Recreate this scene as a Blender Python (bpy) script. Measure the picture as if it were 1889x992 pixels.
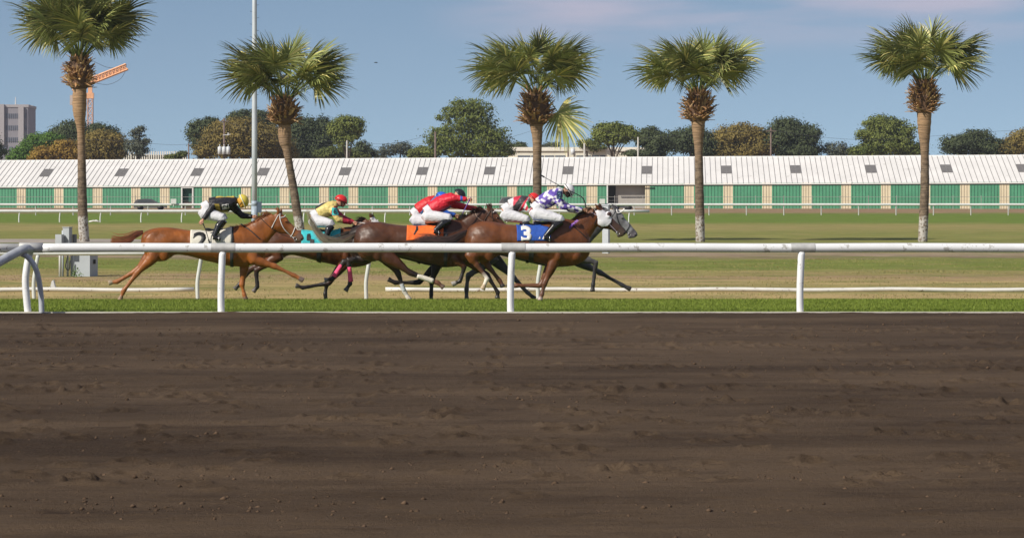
import bpy, bmesh, math, random
import numpy as np
from mathutils import Vector, Matrix, noise
from mathutils.bvhtree import BVHTree

for o in list(bpy.data.objects): bpy.data.objects.remove(o)
SC = bpy.context.scene
COL = SC.collection
rnd = random.Random(7)
R = math.radians

# ---------------------------------------------------------------- camera
F, H, X0, Y0 = 5000.0, 2.4, 600.0, 342.0      # focal length in photo pixels, eye height, vanishing point
FW, FCX, FCY = 1889.0, 944.5, 496.0           # frame width and centre in photo pixels
cam = bpy.data.cameras.new('camera'); cam_o = bpy.data.objects.new('camera', cam); COL.objects.link(cam_o)
cam_o.location = (0, 0, H); cam_o.rotation_euler = (R(90), 0, 0)
cam.sensor_width = 36; cam.lens = 36*F/FW
cam.shift_x = (FCX-X0)/FW; cam.shift_y = -(FCY-Y0)/FW
cam.clip_start = 0.5; cam.clip_end = 9000
SC.camera = cam_o

# ---------------------------------------------------------------- sky and sun
HAZE = .00013
SUN_EL, SUN_AZ = 36.0, -125.0     # azimuth clockwise from +Y (view direction)
world = bpy.data.worlds.new('World'); SC.world = world; world.use_nodes = True
nt = world.node_tree; nt.nodes.clear()
wo = nt.nodes.new('ShaderNodeOutputWorld'); bg = nt.nodes.new('ShaderNodeBackground')
sky = nt.nodes.new('ShaderNodeTexSky'); sky.sky_type = 'NISHITA'; sky.sun_disc = False
sky.sun_elevation = R(SUN_EL); sky.sun_rotation = R(SUN_AZ); sky.air_density = 1.0; sky.dust_density = 0.6; sky.ozone_density = 1.3
tc = nt.nodes.new('ShaderNodeTexCoord')
va = nt.nodes.new('ShaderNodeVectorMath'); va.operation = 'MULTIPLY_ADD'
va.inputs[1].default_value = (1, 1, 1.9); va.inputs[2].default_value = (0, 0, 0.17)
nt.links.new(tc.outputs['Generated'], va.inputs[0]); nt.links.new(va.outputs[0], sky.inputs[0])
# faint cloud bank
mp = nt.nodes.new('ShaderNodeMapping'); mp.inputs['Scale'].default_value = (9, 9, 60); mp.inputs['Location'].default_value = (0.3, 0, 0.55)
nz = nt.nodes.new('ShaderNodeTexNoise'); nz.inputs['Scale'].default_value = 1.0; nz.inputs['Detail'].default_value = 5; nz.inputs['Roughness'].default_value = .5
nt.links.new(tc.outputs['Generated'], mp.inputs[0]); nt.links.new(mp.outputs[0], nz.inputs['Vector'])
sep = nt.nodes.new('ShaderNodeSeparateXYZ'); nt.links.new(tc.outputs['Generated'], sep.inputs[0])
def wmap(src, a, b, c=0., d=1.):
    m = nt.nodes.new('ShaderNodeMapRange'); m.interpolation_type = 'SMOOTHSTEP'
    m.inputs['From Min'].default_value = a; m.inputs['From Max'].default_value = b; m.inputs['To Min'].default_value = c; m.inputs['To Max'].default_value = d
    nt.links.new(src, m.inputs['Value']); return m.outputs[0]
def wmath(op, a, b):
    m = nt.nodes.new('ShaderNodeMath'); m.operation = op
    for i, v in enumerate((a, b)):
        if isinstance(v, (int, float)): m.inputs[i].default_value = v
        else: nt.links.new(v, m.inputs[i])
    return m.outputs[0]
cl = wmath('MULTIPLY', wmap(nz.outputs['Fac'], .34, .62), wmath('MULTIPLY', wmap(sep.outputs['Z'], .044, .066), wmap(sep.outputs['X'], .03, .09)))
cl = wmath('MULTIPLY', cl, .7)
tint = nt.nodes.new('ShaderNodeMixRGB'); tint.blend_type = 'MULTIPLY'; tint.inputs[0].default_value = 1
tint.inputs[2].default_value = (1.03, 1.0, .92, 1); nt.links.new(sky.outputs[0], tint.inputs[1])
cmx = nt.nodes.new('ShaderNodeMixRGB'); cmx.inputs[2].default_value = (4.6, 4.1, 4.9, 1)
nt.links.new(cl, cmx.inputs[0]); nt.links.new(tint.outputs[0], cmx.inputs[1])
nt.links.new(cmx.outputs[0], bg.inputs[0]); bg.inputs[1].default_value = 0.106
nt.links.new(bg.outputs[0], wo.inputs[0])
sun = bpy.data.lights.new('sun', 'SUN'); sun.energy = 4.7; sun.angle = R(.5); sun.color = (1, .93, .82)
sun_o = bpy.data.objects.new('sun', sun); COL.objects.link(sun_o)
sd = Vector((math.sin(R(SUN_AZ))*math.cos(R(SUN_EL)), math.cos(R(SUN_AZ))*math.cos(R(SUN_EL)), math.sin(R(SUN_EL))))
sun_o.rotation_euler = sd.to_track_quat('Z', 'Y').to_euler(); sun_o.location = (-20, 10, 40)
SC.view_settings.view_transform = 'Standard'; SC.view_settings.look = 'None'; SC.view_settings.exposure = 0.28; SC.view_settings.gamma = 1
SC.render.film_transparent = False
SC.cycles.max_bounces = 5; SC.cycles.transparent_max_bounces = 6

# ---------------------------------------------------------------- helpers
def P(px, py, d, dy=0.0):
    return Vector(((px-X0)*d/F, d+dy, H-(py-Y0)*d/F))
def zg(d, py): return H-(py-Y0)*d/F
GZ = -0.2                                    # infield level, a little below the turf course
def gz(y):                                   # terrain height
    if y <= 56.87: return 0.0
    if y <= 60.5: return GZ*(y-56.87)/(60.5-56.87)
    return GZ

MATS = {}
def nodes(name):
    m = bpy.data.materials.new(name); m.use_nodes = True
    return m, m.node_tree, m.node_tree.nodes['Principled BSDF']
def mat(name, col, rough=.6, metal=0., var=.12, scale=6., bump=0., bscale=40., attr=False, spec=.5, sheen=0., col2=None, dirt=None, trans=0., coord='Object', stretch=(1,1,1)):
    if name in MATS: return MATS[name]
    m, t, b = nodes(name)
    b.inputs['Roughness'].default_value = rough; b.inputs['Metallic'].default_value = metal
    b.inputs['Specular IOR Level'].default_value = spec
    if sheen: b.inputs['Sheen Weight'].default_value = sheen
    c = t.nodes.new('ShaderNodeTexCoord'); mpn = t.nodes.new('ShaderNodeMapping'); mpn.inputs['Scale'].default_value = stretch
    t.links.new(c.outputs[coord], mpn.inputs[0])
    n = t.nodes.new('ShaderNodeTexNoise'); n.inputs['Scale'].default_value = scale; n.inputs['Detail'].default_value = 4
    t.links.new(mpn.outputs[0], n.inputs['Vector'])
    mx = t.nodes.new('ShaderNodeMixRGB'); mx.blend_type = 'MIX'
    k = t.nodes.new('ShaderNodeMapRange'); k.inputs['From Min'].default_value = .3; k.inputs['From Max'].default_value = .7
    t.links.new(n.outputs['Fac'], k.inputs['Value']); t.links.new(k.outputs[0], mx.inputs[0])
    if attr:
        a = t.nodes.new('ShaderNodeAttribute'); a.attribute_name = 'Col'
        lo = t.nodes.new('ShaderNodeMixRGB'); lo.blend_type = 'MULTIPLY'; lo.inputs[0].default_value = 1; lo.inputs[2].default_value = (1-var, 1-var, 1-var, 1)
        hi = t.nodes.new('ShaderNodeMixRGB'); hi.blend_type = 'MULTIPLY'; hi.inputs[0].default_value = 1; hi.inputs[2].default_value = (1+var, 1+var, 1+var, 1)
        t.links.new(a.outputs['Color'], lo.inputs[1]); t.links.new(a.outputs['Color'], hi.inputs[1])
        t.links.new(lo.outputs[0], mx.inputs[1]); t.links.new(hi.outputs[0], mx.inputs[2])
    else:
        c2 = col2 or tuple(min(1, x*(1+var)) for x in col); c1 = col if col2 else tuple(x*(1-var) for x in col)
        mx.inputs[1].default_value = (*c1, 1); mx.inputs[2].default_value = (*c2, 1)
    out = mx.outputs[0]
    if dirt:
        n2 = t.nodes.new('ShaderNodeTexNoise'); n2.inputs['Scale'].default_value = dirt[1]; n2.inputs['Detail'].default_value = 6; n2.inputs['Roughness'].default_value = .7
        t.links.new(mpn.outputs[0], n2.inputs['Vector'])
        k2 = t.nodes.new('ShaderNodeMapRange'); k2.inputs['From Min'].default_value = dirt[2]; k2.inputs['From Max'].default_value = dirt[2]+.06
        t.links.new(n2.outputs['Fac'], k2.inputs['Value'])
        m2 = t.nodes.new('ShaderNodeMixRGB'); m2.inputs[2].default_value = (*dirt[0], 1)
        t.links.new(k2.outputs[0], m2.inputs[0]); t.links.new(out, m2.inputs[1]); out = m2.outputs[0]
    t.links.new(out, b.inputs['Base Color'])
    if bump:
        n3 = t.nodes.new('ShaderNodeTexNoise'); n3.inputs['Scale'].default_value = bscale; n3.inputs['Detail'].default_value = 3
        t.links.new(mpn.outputs[0], n3.inputs['Vector'])
        bp = t.nodes.new('ShaderNodeBump'); bp.inputs['Strength'].default_value = bump; bp.inputs['Distance'].default_value = .02
        t.links.new(n3.outputs['Fac'], bp.inputs['Height']); t.links.new(bp.outputs[0], b.inputs['Normal'])
    if trans:
        tr = t.nodes.new('ShaderNodeBsdfTranslucent'); ms = t.nodes.new('ShaderNodeMixShader'); ms.inputs[0].default_value = trans
        t.links.new(out, tr.inputs[0]); t.links.new(b.outputs[0], ms.inputs[1]); t.links.new(tr.outputs[0], ms.inputs[2])
        t.links.new(ms.outputs[0], t.nodes['Material Output'].inputs[0])
    MATS[name] = m; return m

def empty(name, loc, label=None, cat=None, group=None):
    o = bpy.data.objects.new(name, None); COL.objects.link(o); o.location = loc; o.empty_display_size = .2
    if label: o['label'] = label
    if cat: o['category'] = cat
    if group: o['group'] = group
    return o
def wloc(o):
    v = Vector((0, 0, 0))
    while o is not None: v += o.location; o = o.parent
    return v
def link(name, me, material=None, parent=None, smooth=True, origin=None, label=None, cat=None, group=None, kind=None):
    """me holds world coordinates; the object gets its own origin"""
    if material is not None and not me.materials: me.materials.append(material)
    if smooth and len(me.polygons): me.polygons.foreach_set('use_smooth', [True]*len(me.polygons))
    if parent is not None: org = wloc(parent)
    else: org = Vector(origin) if origin is not None else Vector((0, 0, 0))
    me.transform(Matrix.Translation(-org)); me.update()
    o = bpy.data.objects.new(name, me); COL.objects.link(o)
    if parent is not None: o.parent = parent
    else: o.location = org
    if label: o['label'] = label
    if cat: o['category'] = cat
    if group: o['group'] = group
    if kind: o['kind'] = kind
    return o

class MB:
    def __init__(s): s.v = []; s.f = []; s.c = []
    def box(s, c, size, rz=0., M=None):
        m = Matrix.Rotation(rz, 3, 'Z') if M is None else M
        c = Vector(c); n = len(s.v)
        for k in range(8):
            q = Vector((((k & 1)-.5)*size[0], (((k >> 1) & 1)-.5)*size[1], (((k >> 2) & 1)-.5)*size[2]))
            s.v.append(c+m@q)
        for f in ((0,2,3,1),(4,5,7,6),(0,1,5,4),(2,6,7,3),(0,4,6,2),(1,3,7,5)): s.f.append([n+i for i in f])
    def hexa(s, pts):          # 8 points: bottom 4 (ccw), top 4
        n = len(s.v); s.v += [Vector(p) for p in pts]
        for f in ((3,2,1,0),(4,5,6,7),(0,1,5,4),(1,2,6,5),(2,3,7,6),(3,0,4,7)): s.f.append([n+i for i in f])
    def quad(s, a, b, c, d):
        n = len(s.v); s.v += [Vector(a), Vector(b), Vector(c), Vector(d)]; s.f.append([n, n+1, n+2, n+3])
    def tube(s, pts, rad, seg=10, rb=None, cap=True, lat=None):
        """pts centres, rad radii; rb = radii along the lateral axis lat (default: round)"""
        pts = [Vector(p) for p in pts]; N = len(pts)
        if not hasattr(rad, '__len__'): rad = [rad]*N
        if rb is None: rb = rad
        elif not hasattr(rb, '__len__'): rb = [rb]*N
        rings = []
        prev = None
        for i in range(N):
            t = (pts[min(i+1, N-1)]-pts[max(i-1, 0)])
            t = t.normalized() if t.length > 1e-9 else Vector((0, 0, 1))
            if lat is not None:
                l = Vector(lat); l = (l-t*l.dot(t)).normalized(); u = t.cross(l)
            else:
                if prev is None:
                    l = Vector((0, 1, 0)) if abs(t.y) < .9 else Vector((1, 0, 0))
                else: l = prev
                l = (l-t*l.dot(t)).normalized(); prev = l; u = t.cross(l)
            n = len(s.v); rings.append(n)
            for k in range(seg):
                a = 2*math.pi*k/seg
                s.v.append(pts[i]+u*(math.cos(a)*rad[i])+l*(math.sin(a)*rb[i]))
        for i in range(N-1):
            a, b = rings[i], rings[i+1]
            for k in range(seg): s.f.append([a+k, a+(k+1) % seg, b+(k+1) % seg, b+k])
        if cap:
            s.f.append([rings[0]+k for k in range(seg)][::-1]); s.f.append([rings[-1]+k for k in range(seg)])
    def ell(s, c, r, M=None, nu=14, nv=9):
        pts = []; n = len(s.v); c = Vector(c); M = M or Matrix.Identity(3)
        for j in range(nv+1):
            th = math.pi*j/nv
            for i in range(nu):
                ph = 2*math.pi*i/nu
                s.v.append(c+M@Vector((r[0]*math.sin(th)*math.cos(ph), r[1]*math.sin(th)*math.sin(ph), r[2]*math.cos(th))))
        for j in range(nv):
            for i in range(nu): s.f.append([n+j*nu+i, n+(j+1)*nu+i, n+(j+1)*nu+(i+1) % nu, n+j*nu+(i+1) % nu])
    def mesh(s, name='m', fixn=True, merge=False):
        me = bpy.data.meshes.new(name); me.from_pydata([tuple(v) for v in s.v], [], s.f)
        if fixn or merge:
            bm = bmesh.new(); bm.from_mesh(me)
            if merge: bmesh.ops.remove_doubles(bm, verts=bm.verts, dist=1e-5)
            if fixn: bmesh.ops.recalc_face_normals(bm, faces=bm.faces)
            bm.to_mesh(me); bm.free()
        me.update(); return me
    def build(s, name, material, parent=None, smooth=False, **k):
        return link(name, s.mesh(name), material, parent, smooth, **k)

def dens(pts, n=4):
    """Catmull-Rom through tuples"""
    pts = [tuple(p) for p in pts]; out = []
    P_ = [pts[0]]+pts+[pts[-1]]
    for i in range(1, len(P_)-2):
        for k in range(n):
            t = k/n
            a, b, c, d = P_[i-1], P_[i], P_[i+1], P_[i+2]
            out.append(tuple(.5*((2*b[j])+(-a[j]+c[j])*t+(2*a[j]-5*b[j]+4*c[j]-d[j])*t*t+(-a[j]+3*b[j]-3*c[j]+d[j])*t**3) for j in range(len(b))))
    out.append(pts[-1]); return out

def remesh(mb, voxel, smooth=4, factor=.5):
    me = mb.mesh('tmp', merge=True)
    o = bpy.data.objects.new('tmp', me); COL.objects.link(o)
    m = o.modifiers.new('r', 'REMESH'); m.mode = 'VOXEL'; m.voxel_size = voxel; m.adaptivity = 0
    if smooth:
        s_ = o.modifiers.new('s', 'SMOOTH'); s_.iterations = smooth; s_.factor = factor
    dg = bpy.context.evaluated_depsgraph_get(); dg.update()
    res = bpy.data.meshes.new_from_object(o.evaluated_get(dg))
    bpy.data.objects.remove(o); bpy.data.meshes.remove(me)
    return res
def verts_of(me):
    a = np.empty(len(me.vertices)*3, dtype=np.float32); me.vertices.foreach_get('co', a); return a.reshape(-1, 3)
def displace(me, fn):
    v = verts_of(me); n = np.empty(len(me.vertices)*3, dtype=np.float32); me.vertices.foreach_get('normal', n); n = n.reshape(-1, 3)
    a = np.array([fn(Vector(p)) for p in v.tolist()], dtype=np.float32)
    me.vertices.foreach_set('co', (v+n*a[:, None]).ravel()); me.update()
def paint(me, cols):
    at = me.color_attributes.new('Col', 'FLOAT_COLOR', 'POINT')
    c = np.ones((len(me.vertices), 4), dtype=np.float32); c[:, :3] = cols
    at.data.foreach_set('color', c.ravel())
def nearest_color(v, samples):
    """samples: list (pos, radius, colour)"""
    p = np.array([s[0] for s in samples], dtype=np.float32); r = np.array([s[1] for s in samples], dtype=np.float32); c = np.array([s[2] for s in samples], dtype=np.float32)
    out = np.zeros((len(v), 3), dtype=np.float32)
    for i in range(0, len(v), 4000):
        d = np.linalg.norm(v[i:i+4000, None, :]-p[None], axis=2)/r[None]
        k = np.argsort(d, axis=1)[:, :3]
        dk = np.take_along_axis(d, k, 1)+1e-3; w = dk**-7.; w /= w.sum(1, keepdims=True)
        out[i:i+4000] = (c[k]*w[..., None]).sum(1)
    return out
def bvh_of(me): return BVHTree.FromPolygons([v.co.copy() for v in me.vertices], [list(p.vertices) for p in me.polygons])

# ---------------------------------------------------------------- materials
M_white = mat('white_paint', (.62, .62, .60), .5, var=.06, scale=3)
M_whitedirty = mat('chipped_white_paint', (.62, .61, .57), .6, var=.08, scale=3, dirt=((.16, .09, .05), 9., .60))
M_alu = mat('brushed_aluminium', (.74, .75, .75), .38, metal=.12, var=.05, scale=2.5, bump=.08, bscale=60, dirt=((.42, .41, .38), 5., .585))
M_alud = mat('weathered_aluminium', (.40, .42, .45), .55, metal=.25, var=.14, scale=6, bump=.15, bscale=50, dirt=((.55, .56, .56), 11., .58))
M_collar = mat('dull_metal_sleeve', (.50, .50, .48), .55, metal=.3, var=.12, scale=9)
M_galv = mat('galvanised_steel', (.44, .48, .52), .5, metal=.1, var=.08, scale=1.5)
M_cab = mat('grey_cabinet_paint', (.33, .36, .38), .5, var=.06, scale=3, dirt=((.25, .25, .22), 5., .66))
M_blk = mat('black_leather', (.012, .012, .014), .3, var=.3, scale=20)
M_blkm = mat('matt_black', (.015, .015, .017), .6)

# ================================================================ TERRAIN
def make_ground():
    xs = [-1500, -200, -60] + [x for x in np.linspace(-30, 60, 46)] + [90, 250, 1500]
    ys = [-80, 0, 20, 40, 50.95, 54, 56.87, 57.5, 58.2, 59, 60, 60.5, 62, 66, 72, 80, 90, 100, 120, 150, 190, 240, 300, 400, 700, 1500, 6000]
    v = []; f = []
    for y in ys:
        for x in xs: v.append((x, y, gz(y)))
    n = len(xs)
    for j in range(len(ys)-1):
        for i in range(n-1): f.append([j*n+i, j*n+i+1, (j+1)*n+i+1, (j+1)*n+i])
    me = bpy.data.meshes.new('ground'); me.from_pydata(v, [], f)
    m, t, b = nodes('infield_ground'); b.inputs['Roughness'].default_value = .95; b.inputs['Specular IOR Level'].default_value = .1
    c = t.nodes.new('ShaderNodeTexCoord'); s = t.nodes.new('ShaderNodeSeparateXYZ'); t.links.new(c.outputs['Object'], s.inputs[0])
    def mth(op, a, bb=0.):
        q = t.nodes.new('ShaderNodeMath'); q.operation = op
        for i, x in enumerate((a, bb)):
            if isinstance(x, (int, float)): q.inputs[i].default_value = x
            else: t.links.new(x, q.inputs[i])
        return q.outputs[0]
    def noi(scale, det=4, st=(1, 1, 1), rough=.55):
        mp_ = t.nodes.new('ShaderNodeMapping'); mp_.inputs['Scale'].default_value = st; t.links.new(c.outputs['Object'], mp_.inputs[0])
        q = t.nodes.new('ShaderNodeTexNoise'); q.inputs['Scale'].default_value = scale; q.inputs['Detail'].default_value = det; q.inputs['Roughness'].default_value = rough
        t.links.new(mp_.outputs[0], q.inputs['Vector']); return q.outputs['Fac']
    # log distance
    lg = mth('LOGARITHM', mth('MAXIMUM', s.outputs['Y'], 10.), math.e)
    n1 = mth('MULTIPLY', mth('SUBTRACT', noi(.30, 5, (.5, 1, 1)), .5), .16)
    n2 = mth('MULTIPLY', mth('SUBTRACT', noi(1.6, 5, (.6, 1, 1), .7), .5), .12)
    far = t.nodes.new('ShaderNodeMapRange'); far.inputs['From Min'].default_value = 60.; far.inputs['From Max'].default_value = 66.; t.links.new(s.outputs['Y'], far.inputs['Value'])
    jit = mth('MULTIPLY', mth('ADD', n1, n2), far.outputs[0])
    lj = mth('ADD', lg, jit)
    L0, L1 = math.log(30), math.log(420)
    mr = t.nodes.new('ShaderNodeMapRange'); mr.inputs['From Min'].default_value = L0; mr.inputs['From Max'].default_value = L1; t.links.new(lj, mr.inputs['Value'])
    cr = t.nodes.new('ShaderNodeValToRGB'); t.links.new(mr.outputs[0], cr.inputs[0]); e = cr.color_ramp
    DIRT = (.20, .135, .085); TURF = (.13, .19, .025); TAN = (.40, .30, .135); MIX = (.205, .205, .06); GRN = (.16, .19, .04); PATH = (.34, .29, .24); DRY = (.265, .225, .085); BR = (.27, .175, .11); FG = (.125, .18, .03); BRN = (.31, .215, .125)
    st = [(50.93, DIRT), (50.95, TURF), (61., TURF), (61.4, TAN), (66, TAN), (70, DRY), (73, TAN), (77, BRN), (79.5, DRY), (82.5, DRY), (84, GRN), (92, GRN), (96.5, MIX), (98, (.16, .12, .08)), (99.5, (.29, .22, .15)), (105, (.29, .22, .15)), (108, MIX), (121, MIX), (123, MIX), (131, MIX), (134, MIX), (150, MIX), (163, DRY), (178, DRY), (192, FG), (246, FG), (262, BR), (330, BR)]
    while len(e.elements) < len(st): e.elements.new(.5)
    for el, (y, col) in zip(e.elements, st):
        el.position = (math.log(y)-L0)/(L1-L0); el.color = (*col, 1)
    # fine mottling
    fine = noi(14., 6, (1, 1, 1), .75); mid = noi(.8, 6, (.7, 1, 1), .7); big = noi(.25, 4)
    mix = t.nodes.new('ShaderNodeMixRGB'); mix.blend_type = 'MULTIPLY'; mix.inputs[0].default_value = 1
    k = mth('ADD', mth('MULTIPLY', fine, .9), mth('ADD', mth('MULTIPLY', mid, .7), mth('MULTIPLY', big, .3)))
    k = mth('MAXIMUM', mth('ADD', mth('MULTIPLY', mth('SUBTRACT', k, .95), 1.5), 1.), .35)
    cc = t.nodes.new('ShaderNodeCombineXYZ')
    for i in range(3): t.links.new(k, cc.inputs[i])
    t.links.new(cr.outputs[0], mix.inputs[1]); t.links.new(cc.outputs[0], mix.inputs[2])
    # green patches through the dry infield grass
    gp = t.nodes.new('ShaderNodeMixRGB'); gp.inputs[2].default_value = (.14, .17, .045, 1)
    pk = t.nodes.new('ShaderNodeMapRange'); pk.inputs['From Min'].default_value = .50; pk.inputs['From Max'].default_value = .62; pk.inputs['To Max'].default_value = .7
    t.links.new(noi(.42, 7, (.6, 1, 1), .75), pk.inputs['Value'])
    pf = mth('MULTIPLY', pk.outputs[0], far.outputs[0])
    t.links.new(pf, gp.inputs[0]); t.links.new(mix.outputs[0], gp.inputs[1])
    sp_ = t.nodes.new('ShaderNodeMixRGB'); sp_.inputs[2].default_value = (.33, .25, .115, 1)
    sk_ = t.nodes.new('ShaderNodeMapRange'); sk_.inputs['From Min'].default_value = .54; sk_.inputs['From Max'].default_value = .66; sk_.inputs['To Max'].default_value = .75
    t.links.new(noi(.6, 7, (.55, .9, 1), .75), sk_.inputs['Value'])
    nr_ = t.nodes.new('ShaderNodeMapRange'); nr_.inputs['From Min'].default_value = 185.; nr_.inputs['From Max'].default_value = 165.; t.links.new(s.outputs['Y'], nr_.inputs['Value'])
    t.links.new(mth('MULTIPLY', mth('MULTIPLY', sk_.outputs[0], far.outputs[0]), nr_.outputs[0]), sp_.inputs[0]); t.links.new(gp.outputs[0], sp_.inputs[1])
    t.links.new(sp_.outputs[0], b.inputs['Base Color'])
    bp = t.nodes.new('ShaderNodeBump'); bp.inputs['Strength'].default_value = .8; bp.inputs['Distance'].default_value = .05
    t.links.new(noi(9., 6, (1, 1, 1), .75), bp.inputs['Height']); t.links.new(bp.outputs[0], b.inputs['Normal'])
    me.materials.append(m)
    o = bpy.data.objects.new('ground', me); COL.objects.link(o); o['kind'] = 'structure'; return o
ground = make_ground()
def make_path():
    xs = np.linspace(-60, -4.2, 70); v = []; f = []
    for i, x in enumerate(xs):
        e = .9*noise.noise(Vector((x*.35, 1, 0))); g_ = .9*noise.noise(Vector((x*.35, 9, 0))); tp_ = min(1, (-4.2-x)/7+.05)
        v += [(x, 127-4.2*tp_+e, GZ+.006), (x, 127+4.4*tp_+g_, GZ+.006)]
    for i in range(len(xs)-1): f.append([2*i, 2*i+2, 2*i+3, 2*i+1])
    me = bpy.data.meshes.new('path'); me.from_pydata(v, [], f); me.materials.append(mat('pale_gravel', (.33, .29, .25), .95, var=.16, scale=.8, spec=.1))
    o = bpy.data.objects.new('path', me); COL.objects.link(o); o['kind'] = 'structure'
make_path()

# harrowed dirt main track in front of the rail
def fractal(ny, nx, cy, cx, octs, seed, gain=.5):
    r = np.random.RandomState(seed); out = np.zeros((ny, nx)); amp = 1.; tot = 0
    for o_ in range(octs):
        gy, gx = max(2, int(cy*2**o_)), max(2, int(cx*2**o_)); g_ = r.uniform(-1, 1, (gy+2, gx+2))
        y = np.linspace(0, gy-1e-3, ny); x = np.linspace(0, gx-1e-3, nx); yi = y.astype(int); xi = x.astype(int); fy = (y-yi); fx = (x-xi); fy = fy*fy*(3-2*fy); fx = fx*fx*(3-2*fx)
        A = g_[np.ix_(yi, xi)]; B_ = g_[np.ix_(yi, xi+1)]; C_ = g_[np.ix_(yi+1, xi)]; D_ = g_[np.ix_(yi+1, xi+1)]
        out += amp*((A*(1-fx)+B_*fx)*(1-fy)[:, None]+(C_*(1-fx)+D_*fx)*fy[:, None]); tot += amp; amp *= gain
    return out/tot
def track_relief(ny, nx, ys, xs):
    Y = ys[:, None]; X = xs[None]
    wob = fractal(ny, nx, 6, 5, 3, 4)*.10
    z = .012*np.abs(np.sin((Y+wob)*math.pi/.14))+.010*fractal(ny, nx, 90, 30, 4, 5)+.028*fractal(ny, nx, 16, 10, 4, 6)
    z += .022*np.maximum(0, fractal(ny, nx, 200, 160, 3, 7, .8))
    r = np.random.RandomState(9)
    for lane in (22.5, 25.6, 28.2, 31.5, 35.4, 39.8, 44.):          # trodden hoof prints
        for k in range(260):
            hx_, hy_ = r.uniform(xs[0], xs[-1]), lane+r.normal(0, .9)
            i = np.searchsorted(xs, [hx_-.2, hx_+.2]); j = np.searchsorted(ys, [hy_-.2, hy_+.2])
            if j[1]-j[0] < 2: continue
            dx = (xs[i[0]:i[1]]-hx_)[None]/.085; dy_ = (ys[j[0]:j[1]]-hy_)[:, None]/.075; q = dx*dx+dy_*dy_
            z[j[0]:j[1], i[0]:i[1]] += -.07*np.exp(-q)+.04*np.exp(-((np.sqrt(q)-1.5)**2)*4)
    return z
def make_track():
    xs = np.linspace(-15, 30, 1200); ys = 1/np.linspace(1/16.5, 1/50.86, 460)
    z = track_relief(len(ys), len(xs), ys, xs)+.02
    fade = np.clip((50.86-ys)/.6, 0, 1)[:, None]*np.clip((xs+15)/1., 0, 1)[None]*np.clip((30-xs)/1., 0, 1)[None]; z = z*fade+.006
    ny, nx = z.shape; V = np.empty((ny, nx, 3), dtype=np.float32); V[..., 0] = xs[None]; V[..., 1] = ys[:, None]; V[..., 2] = z
    idx = np.arange(ny*nx).reshape(ny, nx); Fq = np.stack([idx[:-1, :-1], idx[:-1, 1:], idx[1:, 1:], idx[1:, :-1]], -1).reshape(-1, 4)
    V = V.reshape(-1, 3); q0 = len(V)
    ex = np.array([(-300, -60, .003), (300, -60, .003), (300, 50.9, .003), (-300, 50.9, .003)], dtype=np.float32)
    V = np.concatenate([V, ex]); Fq = np.concatenate([Fq, [[q0, q0+1, q0+2, q0+3]]]); n = len(Fq)
    me = bpy.data.meshes.new('dirt_track'); me.vertices.add(len(V)); me.vertices.foreach_set('co', V.ravel()); me.loops.add(n*4); me.loops.foreach_set('vertex_index', Fq.ravel()); me.polygons.add(n); me.polygons.foreach_set('loop_start', np.arange(n)*4); me.update()
    me.polygons.foreach_set('use_smooth', [True]*n)
    m, t, b = nodes('harrowed_dirt'); b.inputs['Roughness'].default_value = 1; b.inputs['Specular IOR Level'].default_value = .1
    c = t.nodes.new('ShaderNodeTexCoord')
    def noi(scale, det, st, rough=.6):
        mp_ = t.nodes.new('ShaderNodeMapping'); mp_.inputs['Scale'].default_value = st; t.links.new(c.outputs['Object'], mp_.inputs[0])
        q = t.nodes.new('ShaderNodeTexNoise'); q.inputs['Scale'].default_value = scale; q.inputs['Detail'].default_value = det; q.inputs['Roughness'].default_value = rough
        t.links.new(mp_.outputs[0], q.inputs['Vector']); return q.outputs['Fac']
    def mix(fac, a, bb, lo=.35, hi=.65):
        k = t.nodes.new('ShaderNodeMapRange'); k.inputs['From Min'].default_value = lo; k.inputs['From Max'].default_value = hi; t.links.new(fac, k.inputs['Value'])
        q = t.nodes.new('ShaderNodeMixRGB'); t.links.new(k.outputs[0], q.inputs[0])
        for i, x in ((1, a), (2, bb)):
            if isinstance(x, tuple): q.inputs[i].default_value = (*x, 1)
            else: t.links.new(x, q.inputs[i])
        return q.outputs[0]
    base = mix(noi(.35, 6, (.35, 1, 1), .65), (.048, .032, .021), (.105, .072, .046), .36, .60)
    base = mix(noi(1.6, 6, (.25, 1, 1), .7), base, (.050, .033, .022), .52, .70)
    base = mix(noi(30, 6, (1, 1, 1), .8), base, (.16, .115, .075), .56, .80)
    t.links.new(base, b.inputs['Base Color'])
    bp = t.nodes.new('ShaderNodeBump'); bp.inputs['Strength'].default_value = 1; bp.inputs['Distance'].default_value = .03
    t.links.new(noi(28, 8, (1, 1, 1), .8), bp.inputs['Height']); t.links.new(bp.outputs[0], b.inputs['Normal'])
    me.materials.append(m)
    o = bpy.data.objects.new('dirt_track', me); COL.objects.link(o); o['kind'] = 'structure'
    # loose clods
    r = np.random.RandomState(12); n = 42000
    y = 1/r.uniform(1/18., 1/50.4, n); x = r.uniform(-8, 22, n); keep = (np.abs(np.sin(y*.9+np.sin(x*.12)*.8)) > r.uniform(0, 1.0, n)*.8); x, y = x[keep], y[keep]; n = len(x)
    s_ = .006+.016*r.uniform(0, 1, n)**5*1.3; s_ *= r.uniform(.7, 1.3, n)
    zz = .025+s_*.2
    base_ = np.array([(1, 0, 0), (0, 1, 0), (-1, 0, 0), (0, -1, 0), (0, 0, .8), (0, 0, -.8)])
    V = base_[None]*s_[:, None, None]*r.uniform(.6, 1.3, (n, 6, 1)); a = r.uniform(0, 6.28, n); ca, sa = np.cos(a)[:, None], np.sin(a)[:, None]
    W = np.stack([V[..., 0]*ca-V[..., 1]*sa+x[:, None], V[..., 0]*sa+V[..., 1]*ca+y[:, None], V[..., 2]+zz[:, None]], -1).astype(np.float32)
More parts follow.
